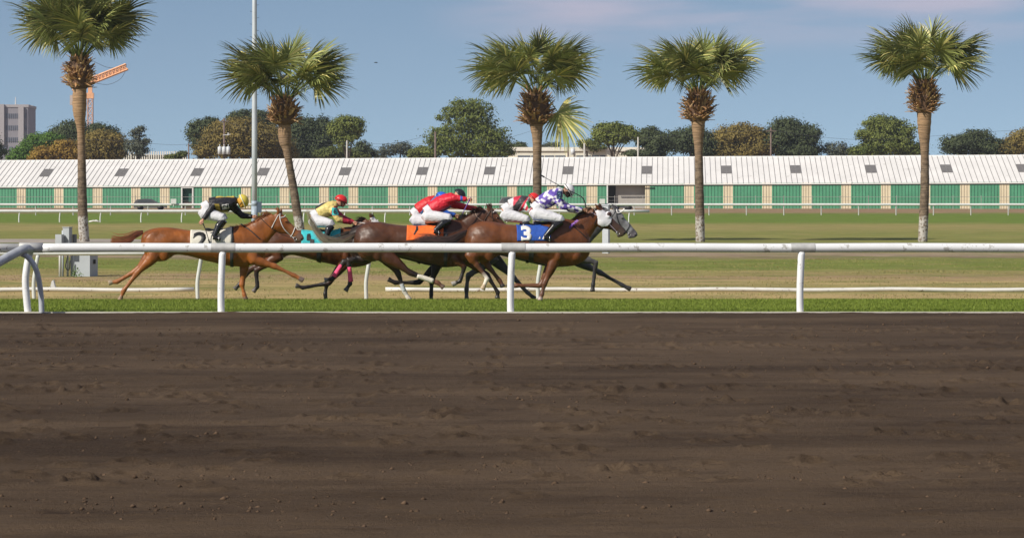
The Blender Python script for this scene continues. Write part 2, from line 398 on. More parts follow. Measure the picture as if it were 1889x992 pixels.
    tri = np.array([(0, 1, 4), (1, 2, 4), (2, 3, 4), (3, 0, 4), (1, 0, 5), (2, 1, 5), (3, 2, 5), (0, 3, 5)]); Ft = (tri[None]+np.arange(n)[:, None, None]*6).reshape(-1, 3); nf = len(Ft)
    me = bpy.data.meshes.new('dirt_clods'); me.vertices.add(n*6); me.vertices.foreach_set('co', W.ravel()); me.loops.add(nf*3); me.loops.foreach_set('vertex_index', Ft.ravel()); me.polygons.add(nf); me.polygons.foreach_set('loop_start', np.arange(nf)*3); me.update()
    me.materials.append(mat('clod_dirt', (.085, .056, .036), 1., var=.4, scale=3, spec=.1))
    o = bpy.data.objects.new('dirt_clods', me); COL.objects.link(o); o['kind'] = 'stuff'; o['category'] = 'dirt'; o['label'] = 'loose brown clods scattered over the harrowed dirt track'
make_track()
mb = MB(); mb.box((13, 50.98, -.01), (300, .12, .07)); mb.build('kerb', mat('pale_kerb_concrete', (.50, .47, .40), .8, var=.12, scale=8), kind='structure')

# grass blades
def grass(name, n, x0, x1, y0, y1, h, cols, w=.012, dens_fn=None, seed=1):
    r = np.random.RandomState(seed)
    x = r.uniform(x0, x1, n); y = r.uniform(y0, y1, n)
    if dens_fn is not None:
        k = dens_fn(x, y, r); x = x[k]; y = y[k]; n = len(x)
    z = np.array([gz(b) for b in y])
    hh = h*r.uniform(.5, 1.3, n); a = r.uniform(0, math.pi, n); lx = r.normal(0, .5, n)*hh; ly = r.normal(0, .5, n)*hh
    ww = w*r.uniform(.6, 1.5, n)
    V = np.empty((n, 3, 3), dtype=np.float32)
    V[:, 0] = np.stack([x-np.cos(a)*ww, y-np.sin(a)*ww, z-.01], 1); V[:, 1] = np.stack([x+np.cos(a)*ww, y+np.sin(a)*ww, z-.01], 1); V[:, 2] = np.stack([x+lx, y+ly, z+hh], 1)
    me = bpy.data.meshes.new(name); me.vertices.add(n*3); me.vertices.foreach_set('co', V.ravel())
    me.loops.add(n*3); me.loops.foreach_set('vertex_index', np.arange(n*3)); me.polygons.add(n); me.polygons.foreach_set('loop_start', np.arange(n)*3)
    me.update(); me.validate()
    pick = r.uniform(0, 1, n)[:, None]; c = np.array(cols[0])*(1-pick)+np.array(cols[1])*pick; c *= r.uniform(.75, 1.25, (n, 1))
    paint(me, np.repeat(c, 3, axis=0))
    o = bpy.data.objects.new(name, me); COL.objects.link(o); o['kind'] = 'stuff'; o['category'] = 'grass'; me.materials.append(mat('grass_blades', (.1, .15, .03), .7, attr=True, var=.1, spec=.2, trans=.25))
    return o
g = grass('turf_grass', 210000, -16, 25, 51.1, 57.9, .038, [(.145, .20, .025), (.20, .245, .045)], w=.008, seed=3); g['label'] = 'short bright green turf of the race course under the horses'
def patchy(x, y, r):
    k = np.array([noise.noise(Vector((a*.25, b*.6, 0)))+.5*noise.noise(Vector((a*.9, b*1.7, 5))) for a, b in zip(x, y)])
    return k > r.uniform(-.1, .55, len(x))
g = grass('infield_grass', 150000, -13, 26, 60.5, 96, .035, [(.34, .27, .12), (.20, .22, .06)], w=.010, dens_fn=patchy, seed=5); g['label'] = 'dry patchy tan and green grass of the infield'

# ================================================================ RAILS
def rail_line(name, label, x_list, d, ybase, ypipe, rpipe, rpost, m, mpost, X1, X2, group=None, lean=0., postm=None, cat='rail fence', base_z=None):
    zb = gz(d) if base_z is None else base_z
    zp = H-(ypipe-Y0)*d/F
    root = empty(name, ((x_list[0]-X0)*d/F, d, zb), label, cat, group)
    mb = MB(); xs = np.linspace((X1-X0)*d/F, (X2-X0)*d/F, 60)
    mb.tube([(x, d, zp+.004*math.sin(x*1.3)) for x in xs], rpipe, 16); mb.build('top_rail', m, root, True)
    for px in x_list:
        x = (px-X0)*d/F; mb = MB()
        pts = dens([(x-lean*.9, d, zp-rpipe*.9), (x-lean*.35, d, zb+(zp-zb)*.66), (x+lean*.1, d, zb+(zp-zb)*.35), (x, d, zb-.05)], 4)
        mb.tube(pts, rpost, 12); mb.build('post', mpost, root, True)
    return root
NX = [52, 408, 942, 1476]
d1 = 51.06
near = rail_line('rail_fence', 'thick silver aluminium pipe rail closest to the viewer, in front of the horses', [408, 942, 1476, 2010], d1, 577, 457, .087, .066, M_alu, M_alu, 62, 2300, lean=-.03)
for x in (411, 946, 1480):
    mb = MB(); cx = (x-X0)*d1/F; zz = zg(d1, 457)
    mb.tube([(cx-.22, d1, zz), (cx+.22, d1, zz)], .0900, 40); mb.tube([(cx+.222, d1, zz), (cx+.232, d1, zz)], .0915, 40); mb.build('collar', M_collar, near, False)
# left rail with its bend, branch and brace
root = empty('gate_rail', P(52, 577, d1), 'silver rail end at far left with a branch pipe and curved grey brace post', 'rail fence')
mb = MB(); mb.tube([((x-X0)*d1/F, d1, zg(d1, 457.5)) for x in (-2500, -900, -100, 48)], .085, 18); mb.build('top_rail', M_whitedirty, root, True)
mb = MB(); mb.tube([((x-X0)*d1/F, d1, zg(d1, 457)) for x in (36, 50, 79)], .094, 20); mb.build('collar', M_collar, root, True)
mb = MB(); pts = dens([(56, 462, 0), (50, 490, 0), (47, 520, 0), (50, 560, 0), (52, 579, 0)], 4); mb.tube([P(a, b, d1) for a, b, c in pts], .068, 14); mb.build('post', M_alu, root, True)
mb = MB(); mb.tube([P(a, b, d1, c) for a, b, c in dens([(-60, 522, -1.8), (-10, 492, -1.1), (30, 468, -.55), (50, 458, -.3), (56, 462, -.05)], 4)], .085, 14); mb.build('branch_rail', M_alud, root, True)
mb = MB(); mb.tube([P(a, b, d1, c) for a, b, c in dens([(40, 466, -.3), (55, 474, -.3), (68, 492, -.3), (75, 520, -.25), (78, 550, -.2), (79, 579, -.2)], 4)], .052, 14); mb.build('brace', M_alud, root, True)
# second rail behind the horses
rail_line('rail_fence', 'slimmer white pipe rail directly behind the galloping horses', [-1200, -880, -565, -250, 63, 365, 676, 993], 62., 551, 467, .05, .045, M_white, mat('greyish_white_post', (.50, .52, .50), .5, var=.08), -1600, 1003, lean=-.10)
# far rails
rail_line('rail_fence', 'low white rail across the far side of the infield, nearer of the two far rails', list(range(-1465, 1200, 75)), 191., 410, 389.5, .10, .045, M_white, M_white, -1500, 1198, lean=-.05)
rail_line('rail_fence', 'white rail in front of the green barn, farther of the two far rails', [-3+69*k for k in range(-14, 32)], 236., 397, 377.5, .11, .05, M_white, mat('weathered_post', (.42, .42, .40), .6), -1000, 2250)
# second stretch with a gap after it (right end post seen in the photo)
# distance markers on the far rail
for px, lab in ((320, 'small white box sign on the far rail left of the barn door'), (1111, 'small white box sign on the far rail beside the open barn bay')):
    mb = MB(); c = P(px, 371.5, 235.8); mb.box(c, (.48, .14, .44)); mb.box(c+Vector((0, 0, -.3)), (.06, .06, .3)); mb.build('marker_sign', M_white, origin=c, label=lab, cat='sign')
# fallen pipes
def fallen(x1, x2, py, d, label):
    mb = MB(); xs = np.linspace(x1, x2, 30); z = gz(d)+.052
    mb.tube([((x-X0)*d/F, d+.02*math.sin(x*.05), z+.012*math.sin(x*.02)) for x in xs], .05, 14)
    mb.build('fallen_pipe', M_whitedirty, smooth=True, origin=((x1-X0)*d/F, d, z), label=label, cat='pipe')
fallen(-900, 358, 537, 66.3, 'chipped white pipe lying on the grass behind the chestnut horse')
fallen(711, 2300, 537, 66.3, 'chipped white pipe lying on the grass behind the leading horses')
mb = MB(); d = 67.; mb.hexa([P(92, 532, d), P(102, 532, d), P(103, 531, d, .12), P(93, 531, d, .12), P(95, 519, d), P(98, 516, d), P(99, 516, d, .12), P(96, 519, d, .12)]); mb.hexa([P(80, 533.5, d), P(94, 531, d), P(94, 531, d, .1), P(80, 533.5, d, .1), P(84, 532, d), P(94, 528, d), P(94, 528, d, .1), P(84, 532, d, .1)])
mb.build('metal_bracket', M_white, origin=P(92, 532, d), label='small bent white bracket standing on the fallen pipe at left', cat='bracket')
mb = MB(); d = 165.; mb.tube([P(a, b, d) for a, b in ((164, 409), (172, 407.5), (180, 408), (183, 409.5))], .05, 8); mb.tube([P(a, b, d) for a, b in ((172, 408), (178, 406.5), (181, 408))], .04, 8); mb.build('fallen_rail_piece', M_white, smooth=True, origin=P(172, 409, d), label='short white broken rail piece on the far grass right of the left palm', cat='debris')

# ================================================================ CABINETS
d = 77.4
root = empty('electrical_cabinet', P(153, 510, d), 'large grey steel electrical cabinet low on the infield right of the meter boxes', 'cabinet')
mb = MB(); w = (177-130)*d/F; c = P(153.5, 490, d, .3); mb.box((c.x, c.y, gz(d)+.36), (.62, .5, .72), R(-22)); mb.build('body', M_cab, root)
mb = MB(); mb.box((c.x, c.y, gz(d)+.745), (.68, .56, .05), R(-22)); mb.build('lid', M_cab, root)
mb = MB(); q = Matrix.Rotation(R(-22), 3, 'Z')@Vector((.33, 0, 0)); mb.box((c.x+q.x, c.y+q.y, gz(d)+.42), (.05, .07, .12), R(-22)); mb.build('latch', M_blkm, root)
root = empty('meter_box', P(124, 510, d), 'tall narrow grey meter box on posts left of the electrical cabinet', 'meter box')
mb = MB(); c = P(124.5, 440, d); mb.box((c.x, c.y, zg(d, 436)), (.20, .2, .52), R(-22)); mb.build('body', M_cab, root)
mb = MB(); mb.box((c.x, c.y, zg(d, 419.2)), (.23, .23, .02), R(-22)); mb.build('lid', M_cab, root)
for px in (115, 124):
    mb = MB(); x = (px-X0)*d/F; mb.tube([(x, d+.13, gz(d)-.02), (x, d+.13, zg(d, 425))], .03, 8); mb.build('post', M_galv, root, True)
mb = MB(); mb.tube([P(a, b, d, .02) for a, b in dens([(128, 450), (124, 475), (121, 492), (127, 498), (129, 480)], 4)], .016, 8); mb.build('conduit', M_blkm, root, True)
root = empty('switch_box', P(110, 508, d), 'short grey switch box on a thin post, leftmost of the electrical boxes', 'switch box')
mb = MB(); c = P(110, 444, d-.15); mb.box((c.x, c.y, c.z), (.2, .16, .36), R(-22)); mb.build('body', M_cab, root)
mb = MB(); x = (111-X0)*d/F; mb.tube([(x, d-.05, gz(d)-.02), (x, d-.05, zg(d, 436))], .035, 8); mb.build('post', M_white, root, True)
root = empty('breaker_box', P(136, 500, d), 'small dark rounded box mounted right of the tall meter box', 'electrical box')
mb = MB(); c = P(137, 440, d, .1); mb.box(c, (.07, .14, .24), R(-22)); mb.build('body', mat('dark_grey_metal', (.12, .13, .14), .5), root)
mb = MB(); x = (135-X0)*d/F; mb.tube([(x, d+.15, gz(d)-.02), (x, d+.15, zg(d, 440))], .025, 8); mb.build('post', M_galv, root, True)
# small weed at cabinet
def weed(px, py, d, s, label):
    mb = MB(); c = P(px, py, d); c.z = gz(d); r = random.Random(int(px))
    for i in range(90):
        a = r.uniform(0, 6.28); rr = r.uniform(0, s); h = r.uniform(0, s*1.3)*(1-rr/s*.6)
        q = c+Vector((math.cos(a)*rr, math.sin(a)*rr*.6, h)); u = Vector((r.uniform(-1, 1), r.uniform(-1, 1), r.uniform(-.3, .6))).normalized()*s*.16; w = Vector((r.uniform(-1, 1), r.uniform(-1, 1), r.uniform(-1, 1))).normalized()*s*.07
        mb.quad(q-u, q+w, q+u, q-w)
    mb.tube([c, c+Vector((0, 0, s))], .006, 5)
    link('weed', mb.mesh(fixn=False), mat('weed_leaves', (.10, .17, .03), .6, var=.4, scale=9, trans=.2), origin=c, label=label, cat='plant', smooth=False)
weed(137, 505, 76.9, .26, 'small green weed growing against the grey cabinet'); 

d = 104.; c = P(1118, 466, d); c.z = GZ
root = empty('service_post', c, 'square pale grey post on the infield below the leading horses heads', 'post')
mb = MB(); mb.box((c.x, c.y, .70), (.24, .2, 1.85), R(-25)); mb.build('column', mat('pale_grey_post_paint', (.42, .45, .48), .5, var=.06), root)
mb = MB(); mb.box((c.x, c.y, 1.645), (.29, .25, .04), R(-25)); mb.build('cap', M_galv, root)
# ================================================================ FLAG/LIGHT POLE
d = 178.
root = empty('light_pole', P(469, 415, d), 'tall pale steel pole rising out of the picture behind the first horse', 'pole')
root.location.z = GZ
mb = MB(); x = (469.5-X0)*d/F
mb.tube([(x, d, GZ-.1), (x, d, 6), (x, d, 13.5), (x, d, 24)], [.19, .175, .155, .12], 16); mb.build('shaft', M_galv, root, True)
mb = MB(); mb.tube([(x, d, GZ-.1), (x, d, zg(d, 380))], .215, 16); mb.tube([(x, d, zg(d, 380)), (x, d, zg(d, 371))], .205, 16); mb.build('base_sleeve', mat('blue_grey_steel', (.30, .36, .42), .5, var=.1), root, True)
mb = MB()
for k in range(26):
    z = 7.5+k*.42; s_ = -1 if k % 2 else 1; mb.tube([(x+s_*.1, d, z), (x+s_*.30, d, z+.02)], .012, 5)
mb.build('climbing_pegs', M_blkm, root)
mb = MB(); mb.box((x+.33, d-.05, zg(d, 382)), (.28, .2, .7)); mb.build('junction_box', mat('dark_blue_box', (.07, .10, .14), .5), root)
mb = MB()
for s_ in (-1, 1): mb.tube([(x, d, 23.6), (x+s_*1.6, d, 23.8)], .05, 8)
mb.build('cross_arm', M_galv, root, True)
for s_ in (-1.5, -.6, .6, 1.5):
    mb = MB(); mb.tube([(x+s_, d-.1, 23.9), (x+s_, d-.4, 23.6)], [.12, .26], 12); mb.build('floodlight', M_galv, root, True)

# ================================================================ BARN
AL = R(7.2); D0 = 310.; TILT = .0041
ub = Vector((math.cos(AL), -math.sin(AL), 0)); wb = Vector((math.sin(AL), math.cos(AL), 0)); O = Vector((0, D0, 0))
def bu(px):
    k = (px-X0)/F; return D0*k/(math.cos(AL)+k*math.sin(AL))
def B(u, w, z): return O+ub*u+wb*w+Vector((0, 0, z+TILT*u))
U0, U1 = bu(-330), bu(2150)
EZ, RZ, RD = 2.44, 5.53, 9.8
m_roof = mat('white_roof_metal', (.70, .68, .65), .55, var=.06, scale=.35, dirt=((.44, .41, .38), 1.3, .62))
m_seam = mat('roof_seam', (.20, .19, .18), .6)
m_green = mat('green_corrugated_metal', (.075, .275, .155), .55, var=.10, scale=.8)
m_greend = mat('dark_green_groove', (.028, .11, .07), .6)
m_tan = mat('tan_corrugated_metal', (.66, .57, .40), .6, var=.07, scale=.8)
m_tand = mat('tan_groove', (.30, .24, .16), .6)
barn = empty('barn', B(0, 0, -.2), 'long low stable barn with white ribbed roof and green and tan metal walls', 'barn')
def bbox(mb, u0, u1, w0, w1, z0, z1):
    mb.hexa([B(u0, w0, z0), B(u1, w0, z0), B(u1, w1, z0), B(u0, w1, z0), B(u0, w0, z1), B(u1, w0, z1), B(u1, w1, z1), B(u0, w1, z1)])
mb = MB()
def rp(u, t, off=0.):       # point on front roof slope, t 0 eave .. 1 ridge
    return B(u, -.14+t*(RD+.14), EZ-.06+(RZ-EZ+.06)*t+off)
mb.hexa([rp(U0, 0, -.08), rp(U1, 0, -.08), rp(U1, 1, -.08), rp(U0, 1, -.08), rp(U0, 0), rp(U1, 0), rp(U1, 1), rp(U0, 1)])
b2 = lambda u, t, off: B(u, RD+t*RD, RZ+(EZ-RZ)*t+off)
mb.hexa([b2(U0, 0, -.08), b2(U1, 0, -.08), b2(U1, 1, -.08), b2(U0, 1, -.08), b2(U0, 0, 0), b2(U1, 0, 0), b2(U1, 1, 0), b2(U0, 1, 0)])
roof = mb.build('roof', m_roof, barn)
mb = MB(); u = U0
while u < U1:
    a = .022
    mb.hexa([rp(u-a, .004, .002), rp(u+a, .004, .002), rp(u+a, .996, .002), rp(u-a, .996, .002), rp(u-a, .004, .035), rp(u+a, .004, .035), rp(u+a, .996, .035), rp(u-a, .996, .035)]); u += .60
mb.build('roof_seam', m_seam, roof)
mb = MB(); bbox(mb, U0, U1, RD-.2, RD+.2, RZ-.06, RZ+.05); mb.build('ridge_cap', mat('white_trim', (.78, .77, .75), .5), barn)
mb = MB(); bbox(mb, U0, U1, -.12, -.06, EZ-.19, EZ-.065); mb.build('painted_eave_shadow', mat('eave_shadow_paint', (.09, .09, .08), .7), barn)  # dark strip whose colour stands in for the shadow under the eave
SKY = [-192, -54, 86, 225, 365, 489, 632, 775, 902, 1047, 1195, 1335, 1470, 1610, 1750, 1890]
m_sky = mat('grey_skylight', (.15, .14, .13), .5, var=.15, scale=3)
for px in SKY:
    # invert: find u so that roof point at t=.56 projects to px
    u = bu(px)
    for _ in range(8):
        q = rp(u, .53); u -= ((q.x/q.y*F+X0)-px)/16.
    u = round((u-U0)/.6)*.6+U0
    mb = MB(); t0, t1 = .37, .66; h_ = .03
    mb.hexa([rp(u-.6, t0, .004), rp(u+.62, t0, .004), rp(u+.62, t1, .004), rp(u-.6, t1, .004), rp(u-.6, t0, .02), rp(u+.62, t0, .02), rp(u+.62, t1, .02), rp(u-.6, t1, .02)])
    mb.build('skylight', m_sky, barn)
# walls
TAN = [(-38, -21), (31, 48), (100, 117), (171, 189), (242, 259), (295, 313), (373, 390), (445, 463), (516, 534), (589, 607), (643, 661), (716, 734), (789, 807), (862, 880), (936, 954), (1009, 1027), (1082, 1102), (1190, 1199), (1262, 1280), (1334, 1352), (1406, 1424), (1479, 1497), (1552, 1570), (1625, 1643), (1698, 1716), (1771, 1789), (1844, 1862)]
DOORS = [(334, 357), (1119, 1190)]
edges = [-330]
segs = []; cur = -330
marks = sorted([(a, b, 'tan') for a, b in TAN if not (a >= 1100 and a < 1195)]+[(a, b, 'door') for a, b in DOORS]+[(1190.1, 1199, 'tan')])
for a, b, kd in marks:
    if a > cur: segs.append((cur, a, 'green'))
    segs.append((a, b, kd)); cur = b
segs.append((cur, 2150, 'green'))
for a, b, kd in segs:
    if kd == 'door': continue
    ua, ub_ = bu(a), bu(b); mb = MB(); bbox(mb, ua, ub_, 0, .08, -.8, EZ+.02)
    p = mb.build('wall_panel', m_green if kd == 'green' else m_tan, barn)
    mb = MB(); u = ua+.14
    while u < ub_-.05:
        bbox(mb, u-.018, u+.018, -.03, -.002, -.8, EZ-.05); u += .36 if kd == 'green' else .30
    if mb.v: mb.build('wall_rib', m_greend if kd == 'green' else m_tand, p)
# door with white frame
def frame(mb, a, b, ztop, zb, w=.12): pass
a, b = bu(334), bu(357)
mb = MB(); bbox(mb, a, b, .5, .55, -.8, EZ); mb.build('door', mat('dark_green_door', (.02, .10, .07), .6), barn)
mb = MB(); bbox(mb, a, a+.16, -.08, .1, -.8, EZ-.1); bbox(mb, b-.16, b, -.08, .1, -.8, EZ-.1); bbox(mb, a+.162, b-.162, -.08, .1, EZ-.30, EZ-.12); mb.build('door_frame', M_white, barn)
mb = MB(); bbox(mb, a+.2, b-.2, .1, .16, -.8, .55); mb.build('half_door', mat('dark_brown_wood', (.06, .04, .03), .7), barn)
a, b = bu(1119), bu(1190)
mb = MB(); bbox(mb, a, a+1.0, 1.2, 1.26, -.8, EZ); mb.build('bay_shade_panel', mat('painted_bay_shade', (.05, .055, .05), .8), barn)  # dark coloured panel standing in for the shade inside the open bay
mb = MB(); bbox(mb, a+1.0, b, .9, .96, -.8, EZ-.15); mb.build('shutter', mat('grey_shutter', (.36, .34, .31), .6, var=.08, scale=1), barn)
mb = MB(); bbox(mb, a, a+.16, -.12, .1, -.8, EZ-.02); bbox(mb, a+.165, b+.6, -.5, -.40, EZ-.12, EZ+.02); mb.build('bay_frame', M_white, barn)
mb = MB(); bbox(mb, U0, U1, RD*2-.1, RD*2, -.8, EZ); mb.build('back_wall', m_green, barn)
# wire fence with thin posts before the barn
root = empty('wire_fence', P(0, 384, 290), 'thin wire mesh fence with slim posts running along the barn wall', 'fence'); root.location.z = GZ
m_wire = mat('dull_wire', (.30, .29, .27), .6)
mb = MB()
for py in (363.3,): mb.tube([((x-X0)*290/F, 290, zg(290, py)) for x in (-300, 2200)], .022, 5)
for py in (370., 384): mb.tube([((x-X0)*290/F, 290, zg(290, py)) for x in (-300, 2200)], .011, 4)
mb.build('wire', m_wire, root)
for k in range(46):
    x = (-270+52*k-X0)*290/F; mb = MB(); mb.tube([(x, 290, GZ-.1), (x, 290, zg(290, 360.5))], .028, 6); mb.build('post', m_wire, root)
# dark machines parked beside the barn
def parked(px0, px1, ytop, d, label, flip=1):
    w = (px1-px0)*d/F; c = P((px0+px1)/2, 384, d); c.z = GZ
    root = empty('parked_car', c, label, 'car')
    mc = mat('dark_car_paint', (.10, .10, .105), .5, spec=.4)
    L = w/2; hh = zg(d, ytop)-GZ
    prof = [(-L, .25), (-L*.98, hh*.62), (-L*.80, hh*.93), (-L*.35, hh), (L*.05, hh*.97), (L*.42, hh*.66), (L*.93, hh*.55), (L, hh*.3), (L, .25)]
    mb = MB(); n = len(prof)
    for y in (-.85, .85):
        for x, z in prof: mb.v.append(c+Vector((x*flip, y, z)))
    mb.f.append(list(range(n))); mb.f.append(list(range(n, 2*n))[::-1])
    for i in range(n): mb.f.append([i, (i+1) % n, n+(i+1) % n, n+i])
    mb.build('body', mc, root)
    mb = MB()
    for y in (-.86,): mb.hexa([c+Vector((x*flip, y+dy, z)) for dy, pp in ((0, None),) for x, z in ((-L*.75, hh*.66), (L*.3, hh*.66), (L*.02, hh*.92), (-L*.68, hh*.9))]+[c+Vector((x*flip, y+.02, z)) for x, z in ((-L*.75, hh*.66), (L*.3, hh*.66), (L*.02, hh*.92), (-L*.68, hh*.9))])
    mb.build('side_window', mat('car_glass', (.06, .07, .08), .1, spec=.8), root)
    for s_ in (-.6, .62):
        for y in (-.78, .78):
            mb = MB(); q = c+Vector((s_*L*flip, y, .31)); mb.tube([q-Vector((0, .1, 0)), q+Vector((0, .1, 0))], .31, 18); mb.build('wheel', M_blkm, root, True)
parked(247, 308, 366.5, 285, 'dark grey hatchback parked behind the far rail near the barn door')
parked(921, 972, 363.5, 285, 'dark grey hatchback behind the far rail, above the neck of the orange clothed horse')
parked(1128, 1166, 378, 283, 'low dark car half hidden behind the grey horse head', 1)

# ================================================================ TREES
def leaf_mat(name, c1, c2, tr=.2):
    m = mat(name, c1, .75, attr=False, col2=c2, scale=.55, spec=.15, trans=tr); return m
def tree(px, pbase, d, blobs, m, label, leaf=.30, n=2600, trunk_r=.25, tx=None, group='trees behind the barn', ttop=None, kind='tree', trunkm=None, open_=0.):
    """blobs: (px, py, rx_px, ry_px) in photo pixels at distance d"""
    c0 = P(tx if tx is not None else px, pbase, d); c0.z = GZ
    root = empty(kind, c0, label, 'tree', group)
    r = np.random.RandomState(int(px*7+d) % 99999)
    k = d/F
    areas = np.array([b[2]*b[3] for b in blobs], float); areas /= areas.sum()
    # leaves grouped into twigs clumps so that the crown has gaps
    C = []; Nn = []
    for b, a in zip(blobs, areas):
        nc = max(5, int(a*n/34))
        cx, cz = (b[0]-X0)*k, H-(b[1]-Y0)*k
        rx, rz = b[2]*k, b[3]*k; ry = rx*.9
        for _ in range(nc):
            v = r.normal(size=3); v /= np.linalg.norm(v); q = r.uniform(.35, 1.22)**.7
            cc = np.array([cx+v[0]*rx*q, d+v[1]*ry*q, cz+v[2]*rz*q])
            s_ = min(rx, rz)*r.uniform(.15, .30)+.12
            m_ = int(34*r.uniform(.5, 1.4)*(1-open_))
            off_ = r.normal(size=(m_, 3)); C.append(cc+off_*np.array([s_*1.1, s_*1.1, s_*.62]))
            Nn.append(off_/np.maximum(.3, np.linalg.norm(off_, axis=1))[:, None]+np.array([v[0], v[1], v[2]])*.35+np.array([0, 0, .35])+r.normal(size=(m_, 3))*.42)
    C = np.concatenate(C); Nn = np.concatenate(Nn); N = len(C); Nn /= np.linalg.norm(Nn, axis=1)[:, None]
    u = np.cross(Nn, r.normal(size=(N, 3))); u /= np.linalg.norm(u, axis=1)[:, None]; w = np.cross(u, Nn); w /= np.linalg.norm(w, axis=1)[:, None]
    sz = leaf*r.uniform(.6, 1.5, (N, 1))
    V = np.stack([C-u*sz, C+w*sz*.55, C+u*sz, C-w*sz*.55], 1).astype(np.float32)
    V -= np.array(c0, dtype=np.float32)
    me = bpy.data.meshes.new('crown'); me.vertices.add(N*4); me.vertices.foreach_set('co', V.ravel())
    me.loops.add(N*4); me.loops.foreach_set('vertex_index', np.arange(N*4)); me.polygons.add(N); me.polygons.foreach_set('loop_start', np.arange(N)*4); me.update(); me.validate()
    me.materials.append(m); o = bpy.data.objects.new('crown', me); COL.objects.link(o); o.parent = root
    # trunk and limbs
    mb = MB(); top = max(blobs, key=lambda b: -b[1])
    tp = P(top[0], top[1], d); mid = c0.lerp(tp, .5)+Vector((r.uniform(-.4, .4), 0, 0))
    mb.tube(dens([tuple(c0+Vector((0, 0, -.2))), tuple(mid), tuple(tp)], 4), list(np.linspace(trunk_r, trunk_r*.25, 9)), 8)
    for b in blobs:
        q = P(b[0], b[1], d); st = c0.lerp(tp, r.uniform(.35, .65)); mb.tube([st, st.lerp(q, .5)+Vector((0, 0, .3)), q], [trunk_r*.4, trunk_r*.25, trunk_r*.1], 6)
    mb.build('trunk', trunkm or mat('tree_bark', (.09, .07, .055), .9, var=.3, scale=3), root, True)
    return root
dg_ = leaf_mat('dark_oak_leaves', (.045, .06, .032), (.11, .135, .062), .28); md_ = leaf_mat('olive_leaves', (.08, .10, .03), (.18, .20, .06), .3)
pine_ = leaf_mat('pine_needles', (.075, .105, .024), (.23, .26, .07), .3); aut_ = leaf_mat('autumn_leaves', (.13, .105, .032), (.30, .23, .07), .3)
auo_ = leaf_mat('orange_autumn_leaves', (.20, .12, .025), (.36, .24, .05), .3); gry_ = leaf_mat('grey_green_leaves', (.06, .075, .055), (.13, .14, .10)); lg_ = leaf_mat('bright_pine_needles', (.05, .11, .02), (.12, .21, .04))
